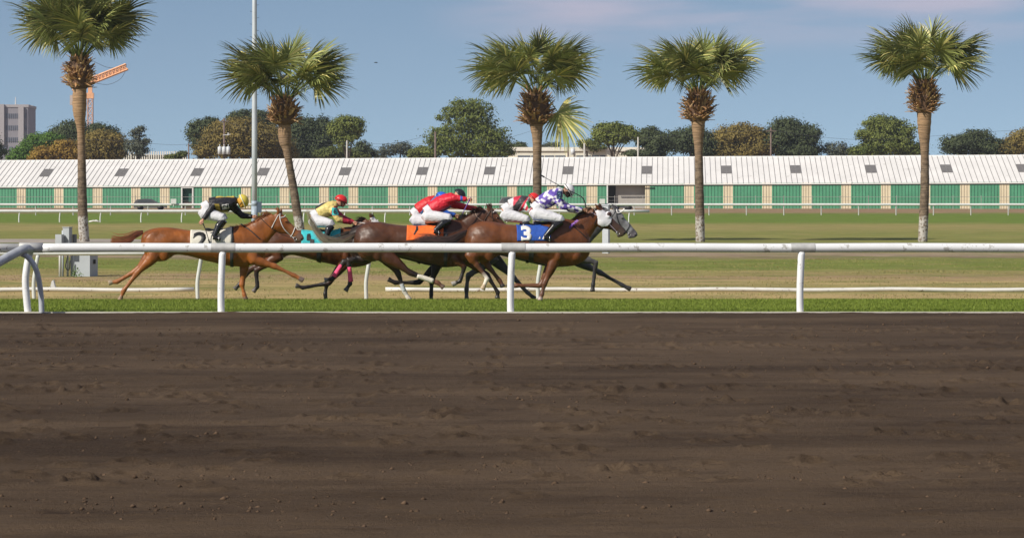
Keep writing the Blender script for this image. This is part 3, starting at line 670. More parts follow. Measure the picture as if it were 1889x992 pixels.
T = [
 (75, 430, [(72, 262, 26, 14), (95, 258, 20, 12), (60, 270, 18, 12)], lg_, 'round bright green pine right of the grey office block'),
 (42, 425, [(45, 284, 20, 14), (62, 290, 22, 10), (30, 292, 18, 8)], lg_, 'low bright green tree at the foot of the grey office block'),
 (128, 445, [(122, 250, 24, 22), (140, 240, 18, 15), (112, 262, 20, 18), (150, 262, 22, 22)], dg_, 'dark oak crown directly behind the left palm'),
 (200, 445, [(186, 244, 20, 15), (205, 258, 20, 20), (215, 275, 16, 18), (176, 238, 12, 9)], dg_, 'dark oak right of the left palm'),
 (100, 420, [(88, 284, 26, 12), (118, 276, 20, 16), (68, 292, 14, 7), (140, 284, 20, 14)], auo_, 'orange autumn tree left of the left palm trunk'),
 (190, 420, [(180, 266, 26, 22), (200, 270, 22, 24), (168, 282, 20, 16), (215, 284, 12, 12)], aut_, 'yellow brown autumn tree right of the left palm trunk'),
 (253, 400, [(258, 238, 9, 6), (248, 247, 10, 7), (262, 258, 12, 9), (245, 266, 11, 8), (256, 276, 18, 12), (238, 272, 7, 6)], gry_, 'slender lone grey green tree before the tall picket screen'),
 (320, 430, [(318, 290, 14, 5), (335, 286, 8, 6)], md_, 'low bush at the right end of the picket screen'),
 (375, 440, [(372, 236, 20, 14), (362, 246, 15, 16), (385, 228, 16, 10), (395, 240, 14, 14), (372, 262, 16, 18)], dg_, 'dark oak left of the transformer pole'),
 (455, 450, [(440, 216, 18, 10), (460, 212, 20, 9), (485, 216, 20, 10), (430, 224, 14, 10), (500, 222, 14, 14)], dg_, 'dark oak top showing above the big autumn tree'),
 (440, 420, [(425, 250, 40, 26), (450, 240, 36, 22), (480, 255, 30, 24), (400, 268, 30, 22), (440, 276, 44, 16), (376, 278, 16, 14)], aut_, 'broad brown and olive autumn tree behind the transformer pole'),
 (505, 425, [(500, 262, 26, 26), (520, 278, 24, 16), (485, 278, 22, 14)], aut_, 'brown autumn tree between the steel pole and the second palm'),
 (572, 440, [(560, 240, 26, 24), (590, 236, 18, 18), (545, 262, 24, 26), (590, 262, 22, 24), (570, 280, 30, 14), (604, 250, 10, 22)], dg_, 'large dark oak right of the second palm'),
 (638, 415, [(640, 228, 28, 12), (622, 240, 14, 13), (656, 236, 16, 10), (634, 254, 18, 13), (655, 250, 8, 6)], pine_, 'open flat topped pine right of the second palm'),
 (640, 430, [(625, 282, 30, 10), (600, 284, 20, 8), (660, 288, 20, 6)], md_, 'low olive scrub below the flat topped pine'),
 (668, 435, [(668, 270, 12, 9), (662, 282, 16, 9), (680, 282, 12, 8)], dg_, 'small dark tree right of the white pole'),
 (735, 440, [(715, 278, 18, 10), (740, 272, 20, 9), (758, 282, 18, 8), (700, 286, 16, 7)], gry_, 'thin grey nearly bare tree left of the big pine'),
 (778, 430, [(776, 280, 16, 10), (768, 288, 14, 6), (790, 286, 14, 8)], md_, 'small green tree at the left foot of the big pine'),
 (868, 420, [(862, 196, 30, 14), (884, 204, 24, 13), (838, 206, 20, 11), (818, 216, 18, 6), (872, 222, 34, 14), (850, 236, 34, 12), (896, 236, 26, 16), (812, 252, 26, 16), (840, 262, 36, 18), (880, 262, 40, 20), (920, 256, 24, 18), (905, 278, 40, 14), (850, 282, 44, 11), (800, 276, 18, 14), (935, 276, 14, 12)], pine_, 'very large layered pine behind the centre of the barn'),
 (957, 445, [(957, 270, 13, 6), (966, 275, 8, 4)], dg_, 'small dark tree at the left end of the white building'),
 (1128, 405, [(1112, 238, 14, 10), (1132, 236, 18, 9), (1155, 242, 16, 10), (1106, 250, 10, 12), (1128, 252, 20, 12), (1165, 250, 12, 9), (1150, 256, 10, 8)], pine_, 'dark vine covered pine standing before the white building'),
 (1088, 440, [(1082, 264, 14, 8), (1100, 270, 16, 7)], md_, 'olive tree peeping above the white building'),
 (1022, 450, [(1020, 268, 14, 5), (1000, 270, 8, 4)], gry_, 'grey green treetop above the white building under the hanging frond'),
 (1192, 420, [(1190, 256, 14, 16), (1200, 248, 14, 12), (1182, 284, 30, 7), (1212, 266, 20, 22)], dg_, 'dark tree at the right end of the white building'),
 (1265, 430, [(1255, 262, 30, 18), (1280, 250, 26, 16), (1300, 270, 30, 20)], dg_, 'dark oak behind the fourth palm'),
 (1360, 430, [(1345, 256, 30, 20), (1375, 248, 30, 18), (1400, 266, 26, 22), (1360, 280, 44, 14)], aut_, 'brown autumn tree right of the fourth palm'),
 (1460, 430, [(1450, 240, 28, 20), (1480, 252, 28, 20), (1430, 262, 26, 22), (1470, 280, 40, 14)], dg_, 'tall dark oak beyond the right half of the barn'),
 (1545, 430, [(1540, 276, 30, 12), (1565, 282, 30, 9)], gry_, 'low grey green tree beyond the barn'),
 (1635, 425, [(1625, 226, 28, 13), (1650, 238, 34, 16), (1610, 248, 28, 13), (1640, 264, 44, 20), (1600, 280, 30, 12), (1680, 278, 26, 14)], pine_, 'wide pine left of the fifth palm'),
 (1790, 435, [(1770, 268, 30, 18), (1800, 258, 26, 18), (1825, 274, 30, 16)], dg_, 'dark oak right of the fifth palm'),
 (1880, 435, [(1860, 274, 26, 14), (1890, 262, 30, 20)], aut_, 'brown tree at the right end of the tree line'),
 (-40, 430, [(-50, 262, 40, 22), (-20, 280, 30, 12)], dg_, 'dark tree beyond the left edge of the barn'),
]
for (px, d, blobs, m, lab) in T:
    A_ = sum(b[2]*b[3] for b in blobs); op = .45 if m is gry_ else (.15 if m is pine_ else 0)
    tree(px, 384, d, blobs, m, lab, leaf=.17 if m is not gry_ else .14, n=int(min(30000, max(2500, A_*12))), trunk_r=.32, open_=op)

# utility poles
M_wood = mat('weathered_wood_pole', (.14, .10, .085), .9, var=.2, scale=2)
M_concp = mat('pale_concrete_pole', (.42, .40, .36), .8)
def upole(px, ytop, label, m=M_wood, d=395., r=.16, arm=False, trans=False, ybot=384):
    c = P(px, 384, d); c.z = GZ; root = empty('utility_pole', c, label, 'utility pole')
    mb = MB(); mb.tube([c, Vector((c.x, d, zg(d, ytop)))], [r*1.2, r*.8], 8); mb.build('shaft', m, root, True)
    if arm:
        mb = MB(); mb.box((c.x, d-.15, zg(d, ytop+6)), (1.4, .12, .12)); mb.build('cross_arm', m, root)
    if trans:
        for dx in (-.62, .0, .62):
            mb = MB(); q = Vector((c.x+dx, d-.45, zg(d, 278))); mb.tube([q-Vector((0, 0, .55)), q+Vector((0, 0, .5)), q+Vector((0, 0, .62))], [.30, .30, .12], 14); mb.tube([q+Vector((0, 0, .6)), q+Vector((0, 0, .9))], .06, 6); mb.build('transformer', mat('pale_transformer_paint', (.55, .57, .58), .5), root, True)
        mb = MB(); mb.tube([Vector((c.x-.2, d-.2, zg(d, 250))), Vector((c.x+.9, d-.2, zg(d, 248)))], .05, 6); mb.tube([Vector((c.x+.6, d-.2, zg(d, 250))), Vector((c.x+.6, d-.2, zg(d, 245)))], .09, 6); mb.build('insulator', M_white, root)
upole(413.5, 218, 'wooden utility pole carrying white transformer cans, left of the steel pole', trans=True, arm=True)
upole(348, 265, 'short weathered utility pole left of the big autumn tree', r=.13)
upole(640, 259, 'thin pale utility pole under the flat topped pine', M_concp, r=.12)
upole(803, 243, 'brown wooden utility pole standing before the big pine', r=.16)
upole(1048, 252, 'brown utility pole with a white transformer before the white building', r=.14)
upole(1078, 264, 'short pale wooden utility pole before the white building', M_concp, r=.16)
upole(1177, 253, 'pale utility pole near the right end of the white building', M_concp, r=.13)
upole(1422, 236, 'brown utility pole behind the right half of the barn', r=.14, arm=True)
d = 394.; mb = MB(); q = P(1056, 280, d, -.5); mb.tube([q-Vector((0, 0, .45)), q+Vector((0, 0, .45))], .3, 12); mb.tube([q+Vector((0, 0, .4)), q+Vector((0, 0, .6))], .08, 8); mb.build('transformer', mat('pale_transformer_paint', (.5, .5, .5), .5), smooth=True, origin=q, label='single white transformer can beside a pole before the white building', cat='transformer')
M_wr = mat('black_cable', (.05, .05, .055), .6)
def wire(pts, label, r=.018, d=395.):
    mb = MB(); mb.tube([P(a, b, d) for a, b in dens(pts, 8)], r, 5); mb.build('power_line', M_wr, origin=P(pts[0][0], pts[0][1], d), label=label, cat='power line')
wire([(-300, 262), (0, 262), (180, 258), (348, 266), (413, 224)], 'power line sagging towards the transformer pole')
wire([(413, 224), (530, 254), (640, 262), (720, 265), (803, 247)], 'upper power line between the transformer pole and the big pine')
wire([(413, 228), (530, 262), (640, 268), (720, 271), (803, 262)], 'lower power line between the transformer pole and the big pine')
wire([(803, 247), (900, 262), (960, 248), (1048, 222), (1110, 240), (1177, 255), (1300, 246), (1422, 240)], 'power line running right from the big pine past the third palm')
wire([(1422, 240), (1600, 258), (1900, 240), (2200, 250)], 'power line over the right half of the barn')
for i, px in enumerate((941, 946, 953, 1066, 651, 660)):
    pass

# tall picket screen (grandstand-like white fence)
root = empty('picket_screen', P(232, 384, 470), 'tall pale screen of vertical slats behind the lone grey green tree', 'fence'); root.location.z = GZ
mb = MB(); d = 470.; k = 0; px = 229.
while px < 343: mb.box(P(px, 290, d)+Vector((0, 0, -1.5)), (.20, .1, 5.0 if k % 1 == 0 else 3)); px += 4.2; k += 1
for py in (286, 300): mb.tube([P(229, py, d, .1), P(343, py, d, .1)], .06, 5)
mb.build('slat_panel', mat('pale_slats', (.72, .69, .60), .7), root)
mb = MB(); mb.box(P(286, 290, d)+Vector((0, .6, -1.9)), (11., .1, 4.6)); mb.build('added_gap_backing', mat('gap_darkening', (.07, .08, .08), .8), root)  # dark sheet added behind the slats so the gaps read dark

# white low building behind the barn at right
d = 440.; c = P(1070, 384, d); c.z = GZ
root = empty('office_building', c, 'low cream flat roofed building with a window strip behind the right barn roof', 'building')
mcream = mat('cream_render', (.74, .70, .58), .8, var=.06, scale=.5)
x0, x1 = P(940, 0, d).x, P(1193, 0, d).x
mb = MB(); mb.box(((x0+x1)/2, d+8, (GZ+zg(d, 279))/2), (x1-x0-1.6, 16, zg(d, 279)-GZ)); mb.build('wall', mcream, root)
mb = MB(); mb.box(((x0+x1)/2, d+8, zg(d, 275.2)), (x1-x0, 16.5, .62)); mb.build('roof_slab', mat('cream_fascia', (.80, .76, .66), .8), root)
for a, b in ((955, 978), (980, 1003), (1005, 1022), (1024, 1043), (1063, 1090), (1092, 1105), (1107, 1118)):
    mb = MB(); xa, xb = P(a, 0, d).x, P(b, 0, d).x; mb.box(((xa+xb)/2, d-.03, zg(d, 290.5)), (xb-xa, .08, .62)); mb.build('window', mat('dark_window_glass', (.10, .12, .15), .2, spec=.7), root)
mb = MB(); mb.box((P(1052, 0, d).x, d-.1, zg(d, 288)), (1.0, .3, 1.6)); mb.box((P(1122, 0, d).x, d-.1, zg(d, 288)), (.9, .3, 1.6)); mb.build('pier', mcream, root)

hz = MB(); hz.box((0, 560, 32), (3600, 1400, 66.2)); hz.v = [Vector((v.x, v.y, v.z)) for v in hz.v]
mhz = bpy.data.materials.new('haze_air'); mhz.use_nodes = True; mhz.node_tree.nodes.clear()
ho = mhz.node_tree.nodes.new('ShaderNodeOutputMaterial'); hv = mhz.node_tree.nodes.new('ShaderNodeVolumePrincipled')
hv.inputs['Color'].default_value = (.80, .88, 1, 1); hv.inputs['Density'].default_value = HAZE; hv.inputs['Anisotropy'].default_value = .2
mhz.node_tree.links.new(hv.outputs[0], ho.inputs['Volume'])
hz.build('haze', mhz, kind='stuff')
# far grey office block at left
d = 900.; k = d/F; c = P(10, 384, d); c.z = GZ
root = empty('office_block', c, 'tall grey concrete office block with window bands at the far left', 'building')
mg = mat('grey_violet_concrete', (.22, .21, .235), .85, var=.08, scale=.15)
xa, xb = P(-60, 0, d).x, P(51.5, 0, d).x; zt = zg(d, 197)
mb = MB(); mb.box(((xa+xb)/2, d+12, (GZ+zt)/2), (xb-xa, 24, zt-GZ)); mb.build('wall', mg, root)
for (a, b, top) in ((-8, 8, 193), (34, 44, 197.5)):
    mb = MB(); mb.box((P((a+b)/2, 0, d).x, d-.4, (GZ+zg(d, top-.5))/2+8), ((b-a)*k, .9, zg(d, top-.5)-GZ-16)); mb.build('pilaster', mat('pale_pilaster', (.33, .31, .32), .85), root)
mb = MB(); mb.box(((xa+xb)/2, d+12, zt+.25), (xb-xa+.5, 24.5, .9)); mb.build('parapet', mat('pale_pilaster', (.33, .31, .32), .85), root)
mwin = mat('bluish_window_band', (.10, .115, .15), .4, var=.2, scale=1.)
for ry in (214, 236, 258):
    for cx in np.arange(-54, 50, 3.9):
        if 33 < cx < 45 or -9 < cx < 9: continue
        mb = MB(); mb.box((P(cx, 0, d).x, d-.06, zg(d, ry)), (1.9*k, .2, 9*k)); mb.build('window', mwin, root)
for cx in np.arange(-54, 50, 10.5):
    mb = MB(); mb.box((P(cx, 0, d).x, d-.06, zg(d, 277)), (6.6*k, .3, 12*k)); mb.build('window', mwin, root)
mb = MB(); q = P(25, 197, d, 6); mb.tube([q, q+Vector((0, 0, 3.4))], [.28, .12], 8); mb.build('antenna', mat('pale_grey_metal', (.5, .5, .5), .5), root); mb = MB(); mb.tube([P(51, 197, d, 4)+Vector((0, 0, .4)), P(58, 197, d, 4)+Vector((0, 0, .4))], .08, 6); mb.build('antenna', mat('pale_grey_metal', (.5, .5, .5), .5), root)

# tower crane
d = 720.; k = d/F; c = P(167, 384, d); c.z = GZ
m_or = mat('orange_crane_paint', (.72, .38, .20), .6, var=.1, scale=1)
m_orp = mat('pale_orange_lattice', (.52, .34, .27), .6)
root = empty('tower_crane', c, 'orange lattice tower crane behind the left palm', 'crane')
def lattice(a, b, w, n, r=.12, horizontal=True):
    mb = MB(); a = Vector(a); b = Vector(b); t = (b-a).normalized(); s1 = Vector((0, 1, 0)); s2 = t.cross(s1).normalized()
    cs = [(s1*(i*w/2)+s2*(j*w/2)) for i, j in ((-1, -1), (1, -1), (1, 1), (-1, 1))]
    for q in cs: mb.tube([a+q, b+q], r*1.3, 4)
    for i in range(n):
        p0 = a.lerp(b, i/n); p1 = a.lerp(b, (i+1)/n)
        for j in range(4):
            mb.tube([p0+cs[j], p1+cs[(j+1) % 4]], r, 4); mb.tube([p0+cs[j], p0+cs[(j+1) % 4]], r, 4)
    return mb
lattice((P(166.5, 0, d).x, d, 0), (P(166.5, 0, d).x, d, zg(d, 172)), 1.35, 14, .11).build('mast', m_orp, root)
lattice(P(150, 157, d), P(234, 123.5, d), 1.45, 13, .19).build('jib', m_or, root)
mb = MB(); mb.box(P(166.5, 177, d), (1.9, 1.9, 1.5)); mb.box(P(166.5, 166, d), (1.1, 1.1, 1.6)); mb.build('slewing_unit', m_or, root)
mb = MB(); mb.box(P(132.5, 185, d), (.9, 1.4, 2.6)); mb.build('counterweight', mat('pale_grey_concrete', (.45, .38, .34), .8), root)
lattice(P(150, 157, d), P(132, 164, d), 1.0, 4, .1).build('counter_jib', m_or, root)
mb = MB(); mb.tube([P(a, b, d) for a, b in dens([(234, 124), (200, 125), (170, 112), (150, 104)], 5)], .05, 4); mb.tube([P(a, b, d) for a, b in dens([(234, 126), (222, 146), (200, 156), (178, 154)], 5)], .05, 4); mb.build('cable', M_wr, root)

# bird
d = 200.; c = P(694, 116, d); mb = MB()
mb.ell(c, (.09, .03, .028)); mb.ell(c+Vector((.09, 0, .012)), (.03, .022, .022))
for s_ in (-1, 1): mb.hexa([c+Vector((.04, 0, .01)), c+Vector((-.04, 0, .01)), c+Vector((-.06, s_*.16, .05)), c+Vector((.0, s_*.17, .05)), c+Vector((.04, 0, .018)), c+Vector((-.04, 0, .018)), c+Vector((-.06, s_*.16, .056)), c+Vector((.0, s_*.17, .056))])
mb.tube([c+Vector((-.07, 0, 0)), c+Vector((-.15, 0, 0))], [.02, .03], 6)
mb.build('bird', M_blkm, smooth=True, origin=c, label='tiny dark bird flying in the blue sky right of the second palm', cat='bird')

# ================================================================ PALMS
m_frond = mat('palm_fronds', (.1, .15, .04), .45, attr=True, var=.18, scale=1.5, spec=.3, trans=.15)
m_boots = mat('old_leaf_bases', (.1, .1, .1), .85, attr=True, var=.3, scale=6)
def palm_trunk_mat():
    m, t, b = nodes('palm_trunk'); b.inputs['Roughness'].default_value = .9
    c = t.nodes.new('ShaderNodeTexCoord'); s = t.nodes.new('ShaderNodeSeparateXYZ'); t.links.new(c.outputs['Object'], s.inputs[0])
    n = t.nodes.new('ShaderNodeTexNoise'); n.inputs['Scale'].default_value = 5; n.inputs['Detail'].default_value = 6; n.inputs['Roughness'].default_value = .7; t.links.new(c.outputs['Object'], n.inputs['Vector'])
    mp_ = t.nodes.new('ShaderNodeMapping'); mp_.inputs['Scale'].default_value = (1.5, 1.5, 16); t.links.new(c.outputs['Object'], mp_.inputs[0])
    r_ = t.nodes.new('ShaderNodeTexNoise'); r_.inputs['Scale'].default_value = 1.3; r_.inputs['Detail'].default_value = 3; t.links.new(mp_.outputs[0], r_.inputs['Vector'])
    a = t.nodes.new('ShaderNodeValToRGB'); t.links.new(n.outputs['Fac'], a.inputs[0]); a.color_ramp.elements[0].position = .35; a.color_ramp.elements[0].color = (.075, .052, .036, 1); a.color_ramp.elements[1].position = .66; a.color_ramp.elements[1].color = (.21, .155, .105, 1)
    up = t.nodes.new('ShaderNodeMapRange'); up.inputs['From Min'].default_value = 3.3; up.inputs['From Max'].default_value = 5.6; t.links.new(s.outputs['Z'], up.inputs['Value'])
    mu = t.nodes.new('ShaderNodeMixRGB'); mu.inputs[2].default_value = (.30, .19, .105, 1); t.links.new(up.outputs[0], mu.inputs[0]); t.links.new(a.outputs[0], mu.inputs[1])
    mr = t.nodes.new('ShaderNodeMixRGB'); mr.blend_type = 'MULTIPLY'; mr.inputs[0].default_value = .8; t.links.new(mu.outputs[0], mr.inputs[1])
    rr = t.nodes.new('ShaderNodeMapRange'); rr.inputs['From Min'].default_value = .35; rr.inputs['From Max'].default_value = .6; rr.inputs['To Min'].default_value = .55; rr.inputs['To Max'].default_value = 1.15; t.links.new(r_.outputs['Fac'], rr.inputs['Value']); t.links.new(rr.outputs[0], mr.inputs[2])
    # flaking whitewash on the lowest part
    wz = t.nodes.new('ShaderNodeMath'); wz.operation = 'MULTIPLY_ADD'; wz.inputs[1].default_value = .5; t.links.new(n.outputs['Fac'], wz.inputs[0]); t.links.new(s.outputs['Z'], wz.inputs[2])
    wm = t.nodes.new('ShaderNodeMapRange'); wm.inputs['From Min'].default_value = 1.47; wm.inputs['From Max'].default_value = 1.37; t.links.new(wz.outputs[0], wm.inputs['Value'])
    fl = t.nodes.new('ShaderNodeTexNoise'); fl.inputs['Scale'].default_value = 9; fl.inputs['Detail'].default_value = 5; fl.inputs['Roughness'].default_value = .7; t.links.new(c.outputs['Object'], fl.inputs['Vector'])
    fk = t.nodes.new('ShaderNodeMapRange'); fk.inputs['From Min'].default_value = .58; fk.inputs['From Max'].default_value = .49; fk.inputs['To Max'].default_value = .95; t.links.new(fl.outputs['Fac'], fk.inputs['Value'])
    mm = t.nodes.new('ShaderNodeMath'); mm.operation = 'MULTIPLY'; t.links.new(wm.outputs[0], mm.inputs[0]); t.links.new(fk.outputs[0], mm.inputs[1])
    mw = t.nodes.new('ShaderNodeMixRGB'); mw.inputs[2].default_value = (.42, .40, .37, 1); t.links.new(mm.outputs[0], mw.inputs[0]); t.links.new(mr.outputs[0], mw.inputs[1])
    t.links.new(mw.outputs[0], b.inputs['Base Color'])
    bp = t.nodes.new('ShaderNodeBump'); bp.inputs['Strength'].default_value = .9; bp.inputs['Distance'].default_value = .04
    t.links.new(r_.outputs['Fac'], bp.inputs['Height']); t.links.new(bp.outputs[0], b.inputs['Normal'])
    return m
m_trunk = palm_trunk_mat()

def frond(V, Fc, Cc, base, dirv, L, fanR, r, tone, up=Vector((0, 0, 1)), dead=0., rollsd=.5):
    """petiole from base along dirv, fan of folded drooping leaflets at its end"""
    dirv = dirv.normalized()
    side = dirv.cross(Vector((0, 0, 1)))
    side = side.normalized() if side.length > .05 else Vector((r.uniform(-1, 1), r.uniform(-1, 1), 0)).normalized()
    nrm = side.cross(dirv).normalized()
    # random roll of the blade
    roll = Matrix.Rotation(r.gauss(0, rollsd) if rollsd else 1.35, 3, dirv); side = roll@side; nrm = roll@nrm
    sag = L*.22*(1-abs(dirv.z)*.7)
    pts = [base+dirv*(L*t)+Vector((0, 0, -sag*t*t)) for t in (0, .33, .66, 1)]
    ax = (pts[3]-pts[2]).normalized()
    def strip(ps, ws, sv, c):
        n = len(V)
        for p, w in zip(ps, ws): V.append(p-sv*w); V.append(p+sv*w); Cc.append(c); Cc.append(c)
        for i in range(len(ps)-1): Fc.append([n+2*i, n+2*i+1, n+2*i+3, n+2*i+2])
    strip(pts, [.035, .028, .022, .02], side, (.20*tone, .24*tone, .07*tone)); strip(pts, [.03, .025, .02, .018], nrm, (.17*tone, .2*tone, .06*tone))
    hub = pts[3]; n = 44
    for i in range(n):
        a = (i/(n-1)-.5)*2*R(118)+r.gauss(0, .03)
        ll = fanR*(1-.30*(abs(a)/R(118))**2)*r.uniform(.88, 1.08)
        dv = (ax*math.cos(a)+side*math.sin(a)).normalized()
        dv = (dv+nrm*(-.10-.25*abs(math.sin(a)))+Vector((0, 0, -.08))).normalized()
        # costa: leaflets begin further along the recurving midrib
        st = hub+ax*(.16*fanR*max(0, math.cos(a)))
        droop = r.uniform(.07, .26)*(1.2+dead)
        ps = []; p = st.copy(); q = dv.copy()
        for k in range(5):
            ps.append(p.copy()); p = p+q*(ll/4); q = (q+Vector((0, 0, -droop*(.25 if k < 1 else (.55 if k < 2 else 1.15))))).normalized()
        sv = (ax*-math.sin(a)+side*math.cos(a)).normalized(); sv = (sv+nrm*r.uniform(-.6, .6)).normalized()
        w = fanR*.024
        g = tone*r.uniform(.7, 1.25)
        yel = r.random() < .18+dead*.5
        c = (.44*g, .40*g, .15*g) if yel else (.185*g, .210*g, .066*g)
        strip(ps, [w*.5, w*1.0, w*.95, w*.6, w*.12], sv, c)
def palm(px, trunk, boots, crown_c, R_px, label, seed, extra=(), nf=34, flat=.42):
    """trunk: list (px,py,r_px) base->top; boots: (px, ytop, ybot, r_px); distance 125 m"""
    d = 125.; k = d/F; r = random.Random(seed)
    c0 = P(trunk[0][0], trunk[0][1], d); c0.z = GZ
    root = empty('palm_tree', c0, label, 'palm tree', 'row of cabbage palms on the infield')
    mb = MB(); tp = dens([(a, b, c) for a, b, c in trunk], 6)
    pts = [P(a, b, d) for a, b, c in tp]; rr = [c*k*(1+.03*math.sin(i*2.1)) for i, (a, b, c) in enumerate(tp)]
    pts[0].z = GZ-.1
    mb.tube(pts, rr, 20); mb.build('trunk', m_trunk, root, True)
    # boots
    V, Fc, Cc = [], [], []
    bx, y1, y2, br = boots; br *= 1.12
    mb = MB(); hp = [(y2+2, .62), (y2-4, .8), ((y1+y2)/2, .95), (y1+8, .8), (y1-6, .35)]
    mb.tube([P(bx, y, d) for y, s_ in hp], [br*k*s_*.82 for y, s_ in hp], 16); core = mb.mesh(); 
    mb2 = MB()
    for j in range(230):
        t = r.random(); y = y2+(y1-y2)*t; a = r.uniform(0, 6.283)
        prof = .60+.40*math.sin(min(1, (t+.10)/1.0)*math.pi)**.7
        rad = br*k*prof*.72; c = P(bx, y, d)+Vector((math.cos(a)*rad, math.sin(a)*rad, 0))
        out = Vector((math.cos(a), math.sin(a), 0)); tilt = r.uniform(.4, 1.5) if r.random() < .8 else r.uniform(-.8, .3)
        tilt = tilt*(.35+t); dv = (out+Vector((0, 0, tilt))+Vector((r.gauss(0, .25), r.gauss(0, .25), 0))).normalized(); sv = Vector((0, 0, 1)).cross(out).normalized()
        L = r.uniform(.18, .42)*br/24.; w = r.uniform(.045, .075); th = .018
        nv = dv.cross(sv).normalized()
        n = len(mb2.v)
        mb2.hexa([c-sv*w-nv*th, c+sv*w-nv*th, c+sv*w*1+nv*th, c-sv*w+nv*th, c+dv*L-sv*w*.45-nv*th*.6, c+dv*L+sv*w*.35-nv*th*.6, c+dv*L+sv*w*.35+nv*th*.6, c+dv*L-sv*w*.45+nv*th*.6])
        g = r.uniform(.55, 1.35); base_c = (.30, .165, .075) if r.random() < .7 else (.46, .31, .15)
        Cc += [tuple(x*g for x in base_c)]*8
    # hanging fibres
    me2 = mb2.mesh(fixn=True); v0 = len(me2.vertices)
    me = bpy.data.meshes.new('leaf_bases'); bm = bmesh.new(); bm.from_mesh(me2); bm.from_mesh(core); bm.to_mesh(me); bm.free()
    cols = np.array(Cc+[(.10, .055, .03)]*(len(me.vertices)-len(Cc))); paint(me, cols)
    link('leaf_bases', me, m_boots, root, False)
    # crown
    V, Fc, Cc = [], [], []
    top = P(bx, y1+2, d); cc = P(*crown_c, d); RR = R_px*k
    for j in range(nf):
        # even spread over a sphere, from nearly vertical to slightly below horizontal
        e = math.asin(min(1, max(-1, 1-(j+.5)/nf*1.45))); az = j*2.39996+r.uniform(-.3, .3)
        e += r.gauss(0, .08)
        dv = Vector((math.cos(az)*math.cos(e), math.sin(az)*math.cos(e), math.sin(e)))
        se = max(0, math.sin(e)); tgt = cc+Vector((dv.x*1.08, dv.y*1.0, dv.z*(.80-flat*se)))*RR*.50
        st = top+Vector((math.cos(az), math.sin(az), 0))*.12
        v = tgt-st; L = v.length*r.uniform(.88, 1.04)
        frond(V, Fc, Cc, st, v, L, RR*(.56-.38*flat*se)*r.uniform(.85, 1.1), r, r.uniform(.55, 1.5))
    me = bpy.data.meshes.new('crown'); me.from_pydata([tuple(x) for x in V], [], Fc); paint(me, np.array(Cc)); link('crown', me, m_frond, root, False)
    for (sx, sy, ex, ey, fr) in extra:
        V, Fc, Cc = [], [], []
        a = P(sx, sy, d, -.1); b = P(ex, ey, d, -.35)
        frond(V, Fc, Cc, a, b-a, (b-a).length, fr*k, r, 1.5, dead=.5, rollsd=0)
        me = bpy.data.meshes.new('hanging_frond'); me.from_pydata([tuple(x) for x in V], [], Fc); paint(me, np.array(Cc)); link('hanging_frond', me, m_frond, root, False)
palm(150, [(156, 447, 9.5), (153, 405, 9.3), (151.5, 350, 8.5), (150.5, 280, 7.3), (149, 240, 7.2), (147, 215, 11), (146.5, 195, 13), (147, 165, 12.5), (147, 140, 10)], (146, 108, 162, 25), (146, 42), 124, 'leftmost palm, thick brown boots under the crown and a whitewashed trunk foot', 11, nf=46, flat=.15)
palm(550, [(556, 447, 8.5), (553, 420, 8.5), (547, 385, 8.2), (541, 345, 7.5), (534, 305, 6.8), (529, 275, 8), (526, 262, 11), (525, 245, 12), (525, 215, 11)], (525, 184, 228, 26), (527, 126), 126, 'leaning palm with a curved trunk right of the steel pole', 23, nf=36)
palm(991, [(991, 447, 8.5), (991, 400, 8.5), (991, 340, 8.2), (991, 280, 8), (991, 252, 9.5), (990, 240, 11), (989, 225, 13)], (989, 172, 228, 29), (984, 116), 118, 'straight palm above the leading horses with one frond hanging on its right', 37, extra=((1008, 180, 1028, 204, 70),), nf=34)
palm(1290, [(1292, 447, 8.5), (1291, 400, 8.5), (1290, 340, 8.0), (1289, 280, 7.6), (1288, 250, 10), (1288, 225, 13), (1288, 205, 12)], (1288, 172, 222, 26), (1288, 118), 118, 'fourth palm from the left, upright beside the dark oak', 51, nf=34)
palm(1705, [(1702, 447, 8.5), (1704, 400, 8.5), (1706, 340, 8.0), (1706, 280, 7.6), (1705, 245, 11), (1705, 215, 13), (1705, 190, 12)], (1705, 152, 206, 26), (1705, 96), 118, 'rightmost palm, above the empty stretch of rail', 67, nf=34)

# ================================================================ HORSES AND JOCKEYS
m_coat = mat('horse_coat', (.2, .1, .05), .46, attr=True, var=.34, scale=4, bump=.5, bscale=5, spec=.42)
m_hair = mat('horse_hair', (.2, .1, .05), .6, attr=True, var=.2, scale=8)
m_skin = mat('skin', (.48, .24, .15), .55, var=.05, scale=10)
m_skind = mat('brown_skin', (.24, .12, .07), .55, var=.05, scale=10)
m_bree = mat('white_breeches', (.54, .54, .57), .7, var=.06, scale=9, bump=.5, bscale=14)
m_boot = mat('polished_boot', (.012, .012, .014), .25, var=.3, scale=20)
m_strapw = mat('white_strap', (.66, .64, .62), .5, var=.05)
m_strapb = mat('dark_brown_leather', (.035, .018, .012), .45, var=.2, scale=30)
m_metal = mat('bit_metal', (.5, .5, .5), .3, metal=.9)
m_eye = mat('dark_eye', (.01, .006, .005), .1, spec=.8)

def seg_samples(S, pts, rad, cols):
    for i in range(len(pts)-1):
        a, b = Vector(pts[i]), Vector(pts[i+1]); n = max(2, int((b-a).length/.035))
        for k in range(n):
            t = k/n; S.append((tuple(a.lerp(b, t)), rad[i]*(1-t)+rad[i+1]*t, tuple(cols[i][j]*(1-t)+cols[i+1][j]*t for j in range(3))))
    S.append((tuple(pts[-1]), rad[-1], cols[-1]))

